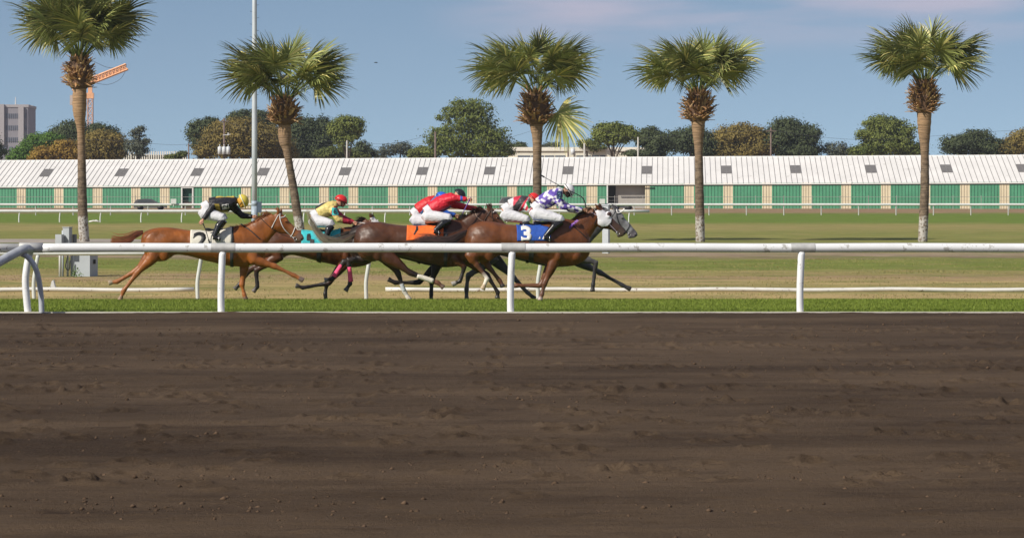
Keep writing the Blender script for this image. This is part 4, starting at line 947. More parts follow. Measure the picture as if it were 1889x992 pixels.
def hair(name, roots, L, dirf, n, cols, parent, seed, w=.006, curl=.25, sag=.3):
    """roots: function t->Vector; dirf: function t->Vector; a mass of thin tapering locks"""
    r = random.Random(seed); V, Fc, Cc = [], [], []
    for i in range(n):
        t = r.random(); p = roots(t)+Vector((r.gauss(0, .008), r.gauss(0, .018), r.gauss(0, .006)))
        dv = (dirf(t)+Vector((r.gauss(0, .16), r.gauss(0, .16), r.gauss(0, .16)))).normalized(); l = L(t)*r.uniform(.55, 1.15)
        c = [x*r.uniform(.6, 1.4) for x in cols[r.randrange(len(cols))]]
        side = dv.cross(Vector((r.gauss(0, .4), 1, r.gauss(0, .6)))).normalized(); base = len(V); ph = r.uniform(0, 6.28)
        K = 7
        for k in range(K+1):
            u = k/K; ww = w*(1-u**2*.9)
            V.append(p-side*ww); V.append(p+side*ww); Cc.append(c); Cc.append(c)
            p = p+dv*(l/K); dv = (dv+Vector((0, r.gauss(0, .06), -sag/K))+side*math.sin(ph+u*5)*curl/K).normalized()
        for k in range(K): Fc.append([base+2*k, base+2*k+1, base+2*k+3, base+2*k+2])
    me = bpy.data.meshes.new(name); me.from_pydata([tuple(v) for v in V], [], Fc); paint(me, np.array(Cc)); return link(name, me, m_hair, parent, False)

def cast(bvhs, px, py, d, side=-1, off=.006, fall=None):
    """point on the surface met by a level ray through P(px,py,d) from the near (-1) or far (+1) side"""
    p = P(px, py, d); best = None
    for b in bvhs:
        h = b.ray_cast(Vector((p.x, d+side*2.2, p.z)), Vector((0, -side, 0)))
        if h[0] is not None and (best is None or (h[0].y-best.y)*side > 0): best = h[0]
    if best is None: return None if fall is None else Vector((p.x, fall, p.z))
    return Vector((p.x, best.y+side*off, p.z))
def strap(name, pts, d, bvhs, m, parent, r=.008, both=True, off=.004, skip=0):
    dp = dens([tuple(q) for q in pts], max(3, int(10/max(1, len(pts)/3))))
    mb = MB()
    for side in ((-1, 1) if both else (-1,)):
        out = []; last = d+side*.09
        for a, b in dp:
            q = cast(bvhs, a, b, d, side, off)
            if q is None: q = P(a, b, d); q.y = last
            out.append(q); last = q.y
        ys = [q.y for q in out]
        for i in range(1, len(out)-1): out[i].y = (ys[i-1]+ys[i]*2+ys[i+1])/4
        mb.tube(out, r, 6, rb=[r*.5]*len(out) if False else None)
    return mb.build(name, m, parent, True)
def patch(name, poly, d, bvhs, m, parent, res=.7, off=.010, both=True, thick=.006, colf=None):
    xs = [p[0] for p in poly]; ys = [p[1] for p in poly]
    def inside(x, y):
        c = False; j = len(poly)-1
        for i in range(len(poly)):
            xi, yi = poly[i]; xj, yj = poly[j]
            if (yi > y) != (yj > y) and x < (xj-xi)*(y-yi)/(yj-yi)+xi: c = not c
            j = i
        return c
    V, Fc, Cc = [], [], []
    for side in ((-1, 1) if both else (-1,)):
        nx = int((max(xs)-min(xs))/res)+2; ny = int((max(ys)-min(ys))/res)+2; idx = {}
        for j in range(ny):
            for i in range(nx):
                x, y = min(xs)+i*res, min(ys)+j*res
                if inside(x, y):
                    q = cast(bvhs, x, y, d, side, off)
                    if q is not None: idx[(i, j)] = len(V); V.append(q); Cc.append(colf(x, y) if colf else (1, 1, 1))
        for (i, j) in list(idx):
            k = [(i, j), (i+1, j), (i+1, j+1), (i, j+1)]
            if all(q in idx for q in k): Fc.append([idx[q] for q in k])
    if not Fc: return None
    me = bpy.data.meshes.new(name); me.from_pydata([tuple(v) for v in V], [], Fc)
    if colf: paint(me, np.array(Cc))
    bm = bmesh.new(); bm.from_mesh(me); bmesh.ops.smooth_vert(bm, verts=bm.verts, factor=.4, use_axis_y=True)
    bmesh.ops.delete(bm, geom=[v for v in bm.verts if not v.link_faces], context='VERTS'); bmesh.ops.recalc_face_normals(bm, faces=bm.faces); bm.to_mesh(me); bm.free()
    o = link(name, me, m, parent, True)
    s_ = o.modifiers.new('s', 'SOLIDIFY'); s_.thickness = thick; s_.offset = 0
    return o
def glyph(name, text, cx, cy, hpx, d, bvhs, m, parent, rot=0., bold=.0, off=.016, sx=1., near_only=True, shear=0.):
    cu = bpy.data.curves.new('t', 'FONT'); cu.body = text; cu.size = 1; cu.align_x = 'CENTER'; cu.align_y = 'CENTER'; cu.offset = bold; cu.resolution_u = 3
    o = bpy.data.objects.new('t', cu); COL.objects.link(o); dg = bpy.context.evaluated_depsgraph_get(); dg.update()
    me = bpy.data.meshes.new_from_object(o.evaluated_get(dg)); bpy.data.objects.remove(o)
    bm = bmesh.new(); bm.from_mesh(me)
    bmesh.ops.triangulate(bm, faces=bm.faces); 
    for _ in range(3):
        es = [e for e in bm.edges if e.calc_length() > .12]
        if es: bmesh.ops.subdivide_edges(bm, edges=es, cuts=1)
        bmesh.ops.triangulate(bm, faces=bm.faces)
    ys = [v.co.y for v in bm.verts]; xs = [v.co.x for v in bm.verts]; hh = max(ys)-min(ys); mx_, my_ = (max(xs)+min(xs))/2, (max(ys)+min(ys))/2
    for v in bm.verts:
        x = (v.co.x-mx_)/hh*hpx*sx; y = (v.co.y-my_)/hh*hpx; x += shear*y
        X = x*math.cos(rot)-y*math.sin(rot); Y = x*math.sin(rot)+y*math.cos(rot)
        q = cast(bvhs, cx+X, cy-Y, d, -1, off)
        if q is None: q = P(cx+X, cy-Y, d); q.y = d-.2
        v.co = q
    bmesh.ops.recalc_face_normals(bm, faces=bm.faces); bm.to_mesh(me); bm.free()
    o = link(name, me, m, parent, False); s_ = o.modifiers.new('s', 'SOLIDIFY'); s_.thickness = .004; return o

LEG = 1.2
def horse(key, d, rump, label, coat, points, legs, neck, head, ears, mane_cols, tail, seed, dy=0., nose=None, socks={}, facec=None, deep=1.):
    """everything in photo pixels at distance d; rump = x of the buttock"""
    k = d/F; r = random.Random(seed); ox = rump-262
    c0 = P(ox+370, 553, d); c0.z = gz(d)
    root = empty('horse', c0, label, 'horse', 'galloping race horses')
    mb = MB(); S = []
    torso = [(260, 441, 449, .05), (264, 430, 462, .12), (272, 424.5, 474, .19), (284, 421, 481, .255), (298, 419.5, 482.5, .285), (312, 419.5, 477, .28), (326, 421, 469.5, .255), (345, 423.5, 472, .265), (368, 426, 478, .295), (392, 426.5, 484, .30), (415, 422, 489, .285), (435, 417, 492, .25), (455, 419, 491, .215), (472, 425, 486, .185), (484, 434, 477, .14), (490, 443, 468, .07)]
    torso = [(x, b_-(b_-a_)*deep, b_, w_*(.5+.5*deep)) for x, a_, b_, w_ in torso]
    ts = dens(torso, 3)
    pts = [P(x+ox, (a+b)/2+dy, d) for x, a, b, w in ts]; ra = [(b-a)/2*k for x, a, b, w in ts]; rb = [w for x, a, b, w in ts]
    n0 = len(mb.v); N = 28
    for p, a, b in zip(pts, ra, rb):
        for i in range(N):
            t = 2*math.pi*i/N; mb.v.append(p+Vector((0, math.sin(t)*b*(1+.06*math.cos(t)), math.cos(t)*a)))
    for j in range(len(pts)-1):
        for i in range(N): q = n0+j*N; mb.f.append([q+i, q+(i+1) % N, q+N+(i+1) % N, q+N+i])
    mb.f.append([n0+i for i in range(N)][::-1]); mb.f.append([n0+(len(pts)-1)*N+i for i in range(N)])
    dark = tuple(x*.62 for x in coat); lite = tuple(min(1, x*1.25) for x in coat)
    for p, a, b in zip(pts, ra, rb):
        for i in range(0, 12):
            t = 2*math.pi*i/12; cz = math.cos(t)
            S.append((tuple(p+Vector((0, math.sin(t)*b, cz*a))), .1, coat))
    # neck
    nk = dens(neck, 4)      # (px,py,r_px,width)
    mb.tube([P(a, b, d) for a, b, c, w in nk], [c*k for a, b, c, w in nk], 20, rb=[w for a, b, c, w in nk], lat=(0, 1, 0))
    seg_samples(S, [P(a, b, d) for a, b, c, w in nk], [c*k for a, b, c, w in nk], [coat]*len(nk))
    # head: poll -> muzzle
    (hx, hy), (mx_, my_), sc = head
    ax = Vector((mx_-hx, my_-hy)); L = ax.length; ax /= L; nn = Vector((-ax.y, ax.x))   # nn points below/behind the face (jaw side, +y px down)
    if nn.y < 0: nn = -nn
    st = [(-.06, .0, .13, .050), (.04, .03, .20, .078), (.16, .085, .265, .088), (.28, .10, .275, .090), (.40, .075, .225, .078), (.52, .04, .175, .062), (.64, .02, .145, .052), (.76, .012, .135, .049), (.87, .015, .14, .052), (.95, .02, .125, .048), (1.0, .03, .09, .035)]
    hd = dens(st, 3); hp, hr, hw = [], [], []
    for t, o_, rr, w in hd:
        q = Vector((hx, hy))+ax*(t*L)+nn*(o_*L); hp.append(P(q.x, q.y, d)); hr.append(rr*.92*L*k); hw.append(w*sc)
    mb.tube(hp, hr, 18, rb=hw, lat=(0, 1, 0))
    fc = facec or [coat]*3
    hc = [fc[0] if t < .45 else (fc[1] if t < .78 else fc[2]) for t, *_ in hd]
    seg_samples(S, hp, hr, hc)
    for s_ in (-1, 1):     # cheek and eye ridge and nostril rim
        q = Vector((hx, hy))+ax*(.25*L)+nn*(.15*L); mb.ell(P(q.x, q.y, d, s_*.060), (.10*sc, .035, .10*sc))
        q = Vector((hx, hy))+ax*(.30*L)-nn*(.06*L); mb.ell(P(q.x, q.y, d, s_*.062*sc), (.05*sc, .025, .035*sc))
        q = Vector((hx, hy))+ax*(.93*L)-nn*(.02*L); mb.ell(P(q.x, q.y, d, s_*.035), (.035*sc, .02, .03*sc))
    # lower lip / chin
    q = Vector((hx, hy))+ax*(.90*L)+nn*(.15*L); mb.ell(P(q.x, q.y, d), (.055*sc, .032, .03*sc)); S.append((tuple(P(q.x, q.y, d)), .04, fc[2]))
    # ears
    for (ex, ey, tx, ty), s_ in zip(ears, (-1, 1)):
        a, b = P(ex, ey, d, s_*.055), P(tx, ty, d, s_*.085); m_ = a.lerp(b, .45)
        mb.tube([a-(b-a)*.3, a, m_, a.lerp(b, .8), b], [.022, .030, .036, .022, .008], 10, rb=[.02, .024, .022, .014, .006], lat=(0, 1, 0))
        seg_samples(S, [a, b], [.03, .012], [coat, dark])
    # legs
    for li, (kind, side, js) in enumerate(legs):
        yo = side*(.155 if kind == 'h' else .135)
        if kind == 'h':   # joints: hip, stifle, hock, fetlock, hoof
            (x0, y0), (x1, y1), (x2, y2), (x3, y3), (x4, y4) = js
            raw = [(x0, y0, .235, .14), ((x0*.45+x1*.55), (y0*.45+y1*.55), .19, .12), (x1, y1, .135, .10), (x1*.62+x2*.38, y1*.62+y2*.38, .088, .07), (x1*.25+x2*.75, y1*.25+y2*.75, .054, .048), (x2, y2, .060, .046), (x2*.82+x3*.18, y2*.82+y3*.18, .047, .036), (x2*.5+x3*.5, y2*.5+y3*.5, .036, .030), (x2*.15+x3*.85, y2*.15+y3*.85, .038, .032), (x3, y3, .046, .038), (x3*.55+x4*.45, y3*.55+y4*.45, .034, .031)]
        else:             # shoulder, elbow, knee, fetlock, hoof
            (x0, y0), (x1, y1), (x2, y2), (x3, y3), (x4, y4) = js
            raw = [(x0, y0, .19, .09), ((x0+x1)/2, (y0+y1)/2, .16, .10), (x1, y1, .115, .088), (x1*.65+x2*.35, y1*.65+y2*.35, .082, .068), (x1*.25+x2*.75, y1*.25+y2*.75, .050, .045), (x2, y2, .056, .050), (x2*.82+x3*.18, y2*.82+y3*.18, .043, .038), (x2*.5+x3*.5, y2*.5+y3*.5, .034, .029), (x2*.15+x3*.85, y2*.15+y3*.85, .036, .031), (x3, y3, .044, .037), (x3*.55+x4*.45, y3*.55+y4*.45, .033, .030)]
        pp = [P(a, b, d, yo*(.85 if i < 2 else 1.)) for i, (a, b, c, w) in enumerate(raw)]
        zmin = gz(d)+.0
        lk = [1, 1, 1.05]+[LEG]*8
        mb.tube(pp, [q[2]*f_ for q, f_ in zip(raw, lk)], 14, rb=[q[3]*f_ for q, f_ in zip(raw, lk)], lat=(0, 1, 0))
        # hock point / knee cap
        if kind == 'h':
            u = (pp[5]-pp[4]).normalized(); v = (pp[7]-pp[5]).normalized(); b_ = (u-v); b_ = b_.normalized() if b_.length > .05 else Vector((-1, 0, 0))
            if b_.x > 0: b_ = -b_
            mb.ell(pp[5]+b_*.028-v*.03, (.032, .022, .036))
        # hoof
        a = pp[-1]; b = P(x4, y4, d, yo); hv = (b-a).normalized(); fw = Vector((-hv.z, 0, hv.x))
        if fw.x < 0: fw = -fw
        mb.tube([a-hv*.01, a+(b-a)*.35, b], [.040, .050, .062], 14, rb=[.038, .047, .057], lat=(0, 1, 0))
        sk = socks.get(li, {})
        up_ = coat; mid_ = sk.get('cannon', points); low = sk.get('pastern', sk.get('cannon', points)); hf = sk.get('hoof', (.035, .03, .028))
        shade = .8 if side > 0 else 1
        cols = [coat, coat, coat, tuple(x*.9 for x in coat), tuple((x*.5+y*.5) for x, y in zip(coat, mid_)), tuple(x*.25+y*.75 for x, y in zip(coat, mid_)), mid_, mid_, low, low, low]
        seg_samples(S, pp, [max(.03, q[2]) for q in raw], cols); S.append((tuple(a.lerp(b, .5)), .045, hf)); S.append((tuple(b), .06, hf))
    # muscle masses
    for s_ in (-1, 1):
        for (x, y, rx, ry, off_) in ((288, 450, .24, .27, .185), (304, 462, .12, .22, .19), (448, 452, .15, .26, .150), (464, 470, .12, .13, .13), (430, 468, .09, .16, .20)):
            mb.ell(P(x+ox, y+dy, d, s_*off_), (rx, .075, ry))
    me = remesh(mb, .0145, 7, .5)
    displace(me, lambda c_: .007*noise.noise(Vector((c_.x*6, c_.y*5, c_.z*7)))+.0035*noise.noise(Vector((c_.x*15+c_.z*8, c_.y*12, c_.z*10))))
    v = verts_of(me); C = nearest_color(v, S)
    # coat tone varied at random by noise
    nv = np.array([noise.noise(Vector((a*2.3, b*2, c*2.3))) for a, b, c in v[::1]])
    C *= (1+.13*nv)[:, None]
    if coat[0] == coat[2] or key == 'F':   # dapples of the grey horse
        dp = np.array([noise.noise(Vector((a*11, b*11, c*11))) for a, b, c in v]); C *= (1+.45*dp)[:, None]
    paint(me, np.clip(C, 0, 1)); bvh = bvh_of(me)
    body = link('body', me, m_coat, root, True)
    # eye, nostril
    q = Vector((hx, hy))+ax*(.31*L)-nn*(.045*L); mbe = MB()
    for s_ in (-1, 1):
        w_ = cast([bvh], q.x, q.y, d, s_, -.012)
        if w_:
            mbe = MB(); mbe.ell(w_, (.021, .018, .018)); mbe.build('eye', m_eye, root, True)
    q = Vector((hx, hy))+ax*(.95*L)-nn*(.005*L)
    for s_ in (-1, 1):
        w_ = cast([bvh], q.x, q.y, d, s_, -.004)
        if w_: mbe = MB(); mbe.ell(w_, (.017, .008, .023)); mbe.build('nostril', m_eye, root, True)
    # mane
    def mroot(t):
        i = t*(len(nk)-1)*.96; j = min(int(i), len(nk)-2); f = i-j
        a = [nk[j][z]*(1-f)+nk[j+1][z]*f for z in range(4)]
        tx, ty = nk[j+1][0]-nk[j][0], nk[j+1][1]-nk[j][1]; l = math.hypot(tx, ty); nx, ny = ty/l, -tx/l
        return P(a[0]+nx*(a[2]-.6), a[1]+ny*(a[2]-.6), d)
    hair('mane', mroot, lambda t: .13+.07*math.sin(t*9), lambda t: Vector((-.9, -.25, .30+.25*math.sin(t*7))), 420, mane_cols, root, seed, w=.006, curl=.9, sag=.9)
    hair('forelock', lambda t: P(hx+2+3*t, hy-8, d), lambda t: .10, lambda t: Vector((-.4, 0, .5)), 40, mane_cols, root, seed+1, w=.005, sag=.8)
    # tail
    tpts, tcol, tn = tail
    tp = [P(a, b, d) for a, b in tpts]
    def troot(t): i = t*.5; return tp[0].lerp(tp[1], i)
    V, Fc, Cc = [], [], []; rr = random.Random(seed+3); td = dens([tuple(q) for q in tp], 4); td = [Vector(q) for q in td]; K = len(td)-1
    for i in range(tn):
        s0 = int(rr.uniform(0, K*.35)); oy, oz = rr.gauss(0, 1), rr.gauss(0, 1); ln = rr.uniform(.6, 1.08); w = .006
        sp = rr.uniform(.35, 1.); cb = [x*rr.uniform(.6, 1.35) for x in tcol[0]]; ce = [x*rr.uniform(.7, 1.3) for x in tcol[1]]
        base = len(V); M_ = 12; ph = rr.uniform(0, 6.28)
        for j in range(M_+1):
            u = j/M_; f = s0+(K-s0)*min(1, u*ln); i0 = min(int(f), K-1); p = td[i0].lerp(td[i0+1], f-i0); fr = f/K
            spr = .022+.085*sp*fr**.8
            p = p+Vector((math.sin(ph+u*4)*.02*u, oy*spr*.7, oz*spr*.75)); ww = w*(1-.85*u**3)
            V.append(p+Vector((0, 0, ww))); V.append(p-Vector((0, 0, ww))); c = [cb[z]*(1-fr)+ce[z]*fr for z in range(3)]; Cc.append(c); Cc.append(c)
        for j in range(M_): Fc.append([base+2*j, base+2*j+1, base+2*j+3, base+2*j+2])
    me = bpy.data.meshes.new('tail'); me.from_pydata([tuple(q) for q in V], [], Fc); paint(me, np.array(Cc)); link('tail', me, m_hair, root, False)
    return dict(root=root, bvh=bvh, d=d, ox=ox, dy=dy, ax=ax, nn=nn, L=L, h=(hx, hy))

def saddle_cloth(Hh, x0, x1, m, name='saddle_cloth', amax=70, off=.012, amin=-70, mat_fn=None, drop=0., skew=0.):
    """cloth wrapped over the back between pixel columns x0..x1 of the horse, hanging down both flanks"""
    d, bv = Hh['d'], Hh['bvh']; V, Fc = [], []; NX, NA = 26, 46; cz = zg(d, 455+Hh['dy']); r = random.Random(int(x0))
    for i in range(NX+1):
        for j in range(NA+1):
            a = R(amin+(amax-amin)*j/NA)
            px = x0+(x1-x0)*i/NX+skew*abs(j/NA-.5)*2
            x = (px-X0)*d/F; dv = Vector((0, math.sin(a), math.cos(a)))
            h = bv.ray_cast(Vector((x, d, cz)), dv)
            q = h[0] if h[0] is not None and h[3] < .46 else Vector((x, d, cz))+dv*.34
            wv = .012*noise.noise(Vector((x*7, a*3, 1)))+.006*noise.noise(Vector((x*19, a*9, 4)))
            V.append(q+dv*(off+max(-.006, wv)))
    for i in range(NX):
        for j in range(NA): q = i*(NA+1)+j; Fc.append([q, q+1, q+NA+2, q+NA+1])
    me = bpy.data.meshes.new(name); me.from_pydata([tuple(v) for v in V], [], Fc); me.update(); bv2 = bvh_of(me)
    o = link(name, me, m, Hh['root'], True); s_ = o.modifiers.new('s', 'SOLIDIFY'); s_.thickness = .008; s_.offset = 0
    return o, bv2
def girth(Hh, px, m=M_blkm, w=5, edge=None):
    o, _ = saddle_cloth(Hh, px, px+w, m, 'girth', amax=180, amin=-180, off=.010); return o
def saddle(Hh, px, py):
    d = Hh['d']; mb = MB()
    mb.tube([P(a, b, d) for a, b in dens([(px-16, py-1.5), (px-8, py+.5), (px, py+1.2), (px+9, py-.5), (px+13, py-4)], 4)], [.02, .03, .035, .04, .04, .035, .035, .035, .035, .035, .035, .03, .03, .03, .03, .03, .02][:17], 12, rb=[.10]*5+[.08]*12, lat=(0, 1, 0))
    mb.build('saddle', M_blk, Hh['root'], True)
def bridle(Hh, m, noseband=True, reins_to=None, cheek=True, mrein=None, browband=True, w=.009):
    d, bv = Hh['d'], [Hh['bvh']]; h = Vector(Hh['h']); ax, nn, L = Hh['ax'], Hh['nn'], Hh['L']
    def at(t, s_): q = h+ax*(t*L)+nn*(s_*L); return (q.x, q.y)
    strap('cheek_strap', [at(.02, -.10), at(.16, .03), at(.40, .13), at(.66, .14), at(.80, .12)], d, bv, m, Hh['root'], w)
    if browband: strap('browband', [at(.10, .0), at(.17, -.10), at(.17, -.17)], d, bv, m, Hh['root'], w)
    strap('throat_lash', [at(.02, -.05), at(.07, .14), at(.14, .36)], d, bv, m, Hh['root'], w*.8)
    if noseband: strap('noseband', [at(.60, -.11), at(.66, .02), at(.70, .16)], d, bv, m, Hh['root'], w)
    for s_ in (-1, 1):
        q = at(.82, .11); c = cast(bv, q[0], q[1], d, s_, .008)
        if c is None: continue
        mb = MB(); mb.tube([c+Vector((math.cos(a)*.034, 0, math.sin(a)*.034)) for a in np.linspace(0, 2*math.pi, 13)], .006, 6); mb.build('bit_ring', m_metal, Hh['root'], True)
    if reins_to:
        pts = [at(.82, .11)]+list(reins_to); strap('rein', pts, d, bv, mrein or m, Hh['root'], w*.85)
    return at
def wrap_leg(Hh, a, b, yo, m, ra=.047, rb_=.05, name='leg_bandage'):
    d = Hh['d']; mb = MB(); A_, B_ = P(a[0], a[1], d, yo), P(b[0], b[1], d, yo); n = 9
    mb.tube([A_.lerp(B_, i/n) for i in range(n+1)], [(ra+(rb_-ra)*i/n)*(1+.03*(i % 2)) for i in range(n+1)], 16); mb.build(name, m, Hh['root'], True)

# ---- jockeys
BULK = 1.0
def limb(mb, pts, rad, d, seg=12, rb=None):
    rad = [q*BULK for q in rad]; rb = None if rb is None else [q*BULK for q in rb]
    mb.tube([P(a, b, d, y) for a, b, y in pts], rad, seg, rb=rb, lat=(0, 1, 0))
def hand(mb, px, py, y, d, ang=0., s=1.):
    """closed fist: palm block, four curled fingers of unequal length and a thumb across them"""
    c = P(px, py, d, y); M_ = Matrix.Rotation(ang, 3, 'Y')
    def T(a, b, e): return c+M_@Vector((a*s, b*s, e*s))
    mb.ell(c, (.045*s, .022*s, .040*s), M_)
    for i, l in enumerate((.92, 1., .95, .8)):
        z = .030-.019*i
        mb.tube([T(.020, 0, z), T(.046*l, -.004, z), T(.058*l, -.020, z-.002), T(.048*l, -.036, z-.004), T(.026*l, -.038, z-.005)], [.0105*s, .0105*s, .010*s, .0095*s, .008*s], 8)
    mb.tube([T(-.020, -.012, .026), T(.004, -.034, .034), T(.030, -.046, .026), T(.044, -.046, .012)], [.012*s, .012*s, .011*s, .008*s], 8)
def jockey(d, label, J, silks, m_helmet, skin, m_jacket, colf=None, goggles=True, mask=None, seed=1, bree=None, helmet_band=None, collar=None):
    """J: dict of joints in photo pixels: pelvis, waist, chest, neck, head, face(dir px), sh, elN, haN, elF, haF, hip, knee, ankle, toe"""
    k = d/F
    c0 = P(J['ankle'][0], 553, d); c0.z = zg(d, J['ankle'][1]+6)
    root = empty('person', c0, label, 'person', 'jockeys riding the race horses')
    pe, wa, ch, ne, he = J['pelvis'], J['waist'], J['chest'], J['neck'], J['head']; fx, fy = J['face']; fl = math.hypot(fx, fy); fx /= fl; fy /= fl
    up = (fy, -fx)       # crown direction in px (perpendicular to the facing direction)
    if up[1] > 0: up = (-up[0], -up[1])
    # body: one continuous surface
    mb = MB()
    limb(mb, [(*pe, 0), (*wa, 0), (*ch, 0), (*ne, 0), (he[0]-fx*2, he[1]-fy*2, 0)], [.10, .085, .10, .055, .055], d, rb=[.13, .11, .14, .055, .05])
    mb.ell(P(he[0], he[1], d), (.106, .082, .120), Matrix.Rotation(math.atan2(-(up[0]), -(up[1])) if False else 0, 3, 'Y'))
    def hp(f, u, y=0.): return P(he[0]+fx*f/k+up[0]*u/k, he[1]+fy*f/k+up[1]*u/k, d, y)
    mb.tube([hp(.05, -.03), hp(.075, -.075), hp(.082, -.105)], [.06, .045, .028], 12, rb=[.055, .042, .028], lat=(0, 1, 0))      # jaw, chin
    mb.tube([hp(.088, .008), hp(.108, -.022), hp(.116, -.040), hp(.094, -.046)], [.010, .013, .016, .010], 8)                     # nose
    for s_ in (-1, 1):
        mb.ell(hp(.082, .0, s_*.036), (.018, .018, .014)); mb.ell(hp(.070, -.045, s_*.045), (.026, .02, .026))
        mb.ell(hp(-.004, -.015, s_*.078), (.020, .010, .030))
    mb.ell(hp(.094, -.070), (.012, .026, .007)); mb.ell(hp(.092, -.083), (.012, .022, .008))
    ys = .155
    for s_, el, ha, sh in ((-1, J['elN'], J['haN'], J['sh']), (1, J['elF'], J['haF'], J.get('shF', J['sh']))):
        yw = J.get('yN', .15) if s_ < 0 else J.get('yF', .10)
        limb(mb, [(*ch, s_*.06), (*sh, s_*ys), (*el, s_*(ys+.05)), ((el[0]+ha[0])/2, (el[1]+ha[1])/2, s_*(ys+.05+yw)/2), (*ha, s_*yw)], [.05, .045, .038, .028, .024], d, 10)
        ang = math.atan2((ha[1]-el[1]), (ha[0]-el[0])); hand(mb, ha[0]+math.cos(ang)*3.2, ha[1]+math.sin(ang)*3.2, s_*yw, d, ang, 1.05)
    yk, ya = .27, .34
    for s_ in (-1, 1):
        hip, kn, an, to = J['hip'], J['knee'], J['ankle'], J['toe']
        limb(mb, [(*hip, s_*.10), (*kn, s_*yk), (*an, s_*ya), (*to, s_*(ya+.02))], [.075, .045, .035, .025], d, 10)
    me = remesh(mb, .0085, 2, .4); bvb = bvh_of(me)
    link('body', me, skin, root, True)
    # breeches
    global BULK
    BULK = 1.17
    mb = MB()
    limb(mb, [(pe[0]-2, pe[1]-1, 0), (pe[0], pe[1], 0), (wa[0], wa[1], 0)], [.11, .135, .115], d, 16, rb=[.14, .165, .145])
    for s_ in (-1, 1):
        hip, kn = J['hip'], J['knee']
        mx_, my_ = (hip[0]+kn[0])/2, (hip[1]+kn[1])/2
        limb(mb, [(pe[0], pe[1], s_*.07), (hip[0], hip[1], s_*.10), (mx_, my_-1, s_*.19), (kn[0]-1, kn[1]-1, s_*yk), (kn[0]+1, kn[1]+3, s_*yk)], [.11, .125, .100, .078, .062], d, 14, rb=[.11, .115, .10, .078, .06])
    me = remesh(mb, .0125, 4, .5); 
    displace(me, lambda c_: .005*noise.noise(c_*12)+.003*noise.noise(c_*31))
    link('breeches', me, bree or m_bree, root, True)
    # jacket
    mb = MB()
    limb(mb, [(wa[0]-2, wa[1], 0), ((wa[0]+ch[0])/2, (wa[1]+ch[1])/2-1, 0), (*ch, 0), (ne[0]-2, ne[1], 0), (ne[0]+1, ne[1], 0)], [.125, .145, .14, .095, .065], d, 16, rb=[.155, .17, .18, .10, .07])
    for s_, el, ha, sh in ((-1, J['elN'], J['haN'], J['sh']), (1, J['elF'], J['haF'], J.get('shF', J['sh']))):
        yw = J.get('yN', .15) if s_ < 0 else J.get('yF', .10)
        wx, wy = ha[0]*.93+el[0]*.07, ha[1]*.93+el[1]*.07
        limb(mb, [(*ch, s_*.08), (*sh, s_*ys), ((sh[0]+el[0])/2, (sh[1]+el[1])/2, s_*(ys+.04)), (*el, s_*(ys+.05)), ((el[0]+ha[0])/2, (el[1]+ha[1])/2, s_*(ys+yw)/2 if False else s_*((ys+.05+yw)/2)), (wx, wy, s_*yw)], [.085, .078, .066, .058, .050, .040], d, 14)
    me = remesh(mb, .0125, 3, .5)
    displace(me, lambda c_: .008*noise.noise(c_*13)+.005*noise.noise(c_*27))
    if colf is not None:
        vv = verts_of(me); paint(me, np.array([colf((x/y*F+X0), Y0-(z-H)/y*F, y-d) for x, y, z in vv]))
    bvj = bvh_of(me); link('jacket', me, m_jacket, root, True)
    # boots
    for s_ in (-1, 1):
        kn, an, to = J['knee'], J['ankle'], J['toe']; mb = MB()
        cx, cy = kn[0]*.6+an[0]*.4, kn[1]*.6+an[1]*.4
        limb(mb, [(kn[0], kn[1]+3, s_*yk), (cx-1.5, cy, s_*(yk+.03)), (an[0], an[1], s_*ya)], [.066, .068, .044], d, 14)
        limb(mb, [(an[0]-1.5, an[1]+1, s_*ya), ((an[0]+to[0])/2, (an[1]+to[1])/2, s_*(ya+.01)), (to[0], to[1], s_*(ya+.02))], [.044, .038, .027], d, 12)
        me = remesh(mb, .011, 2, .5); bo = link('boot', me, m_boot, root, True)
        mb = MB(); q = P(to[0]-3, to[1]+2.2, d, s_*(ya+.01)); a0 = P(kn[0]-6, kn[1]+8, d, s_*(ya-.06))
        mb.tube([q+Vector((-.0, -.05, 0)), q+Vector((0, .05, 0))], .012, 8); mb.tube([q+Vector((0, -.05, 0)), q+Vector((0, -.035, .07)), q+Vector((0, 0, .11)), q+Vector((0, .035, .07)), q+Vector((0, .05, 0))], .007, 6)
        mb.tube([q+Vector((0, 0, .11)), a0], .008, 6); mb.build('stirrup', m_metal, root, True)
    BULK = 1.0
    # helmet: shell with a peak and a dark band
    mb = MB(); n0 = len(mb.v); NU, NV = 22, 9
    for j in range(NV+1):
        th = (j/NV)*R(98)
        for i in range(NU):
            ph = 2*math.pi*i/NU; a = math.sin(th)*math.cos(ph)*.143; b = math.sin(th)*math.sin(ph)*.118; c = math.cos(th)*.128
            mb.v.append(hp(a-.006, c+.012, b))
    for j in range(NV):
        for i in range(NU): mb.f.append([n0+j*NU+i, n0+j*NU+(i+1) % NU, n0+(j+1)*NU+(i+1) % NU, n0+(j+1)*NU+i])
    me = mb.mesh(merge=True); o = link('helmet', me, m_helmet, root, True); s_ = o.modifiers.new('s', 'SOLIDIFY'); s_.thickness = .01; s_.offset = -1
    mb = MB(); ring = []
    for i in range(9):
        ph = R(-62+124*i/8); ring.append((math.cos(ph), math.sin(ph)))
    n = len(mb.v)
    for c_, s2 in ring: mb.v.append(hp(c_*.137-.006, .002, s2*.112)); mb.v.append(hp(c_*.190-.006, -.016, s2*.098))
    for i in range(8): mb.f.append([n+2*i, n+2*i+1, n+2*i+3, n+2*i+2])
    o2 = mb.build('peak', m_helmet, o, True); q = o2.modifiers.new('s', 'SOLIDIFY'); q.thickness = .006
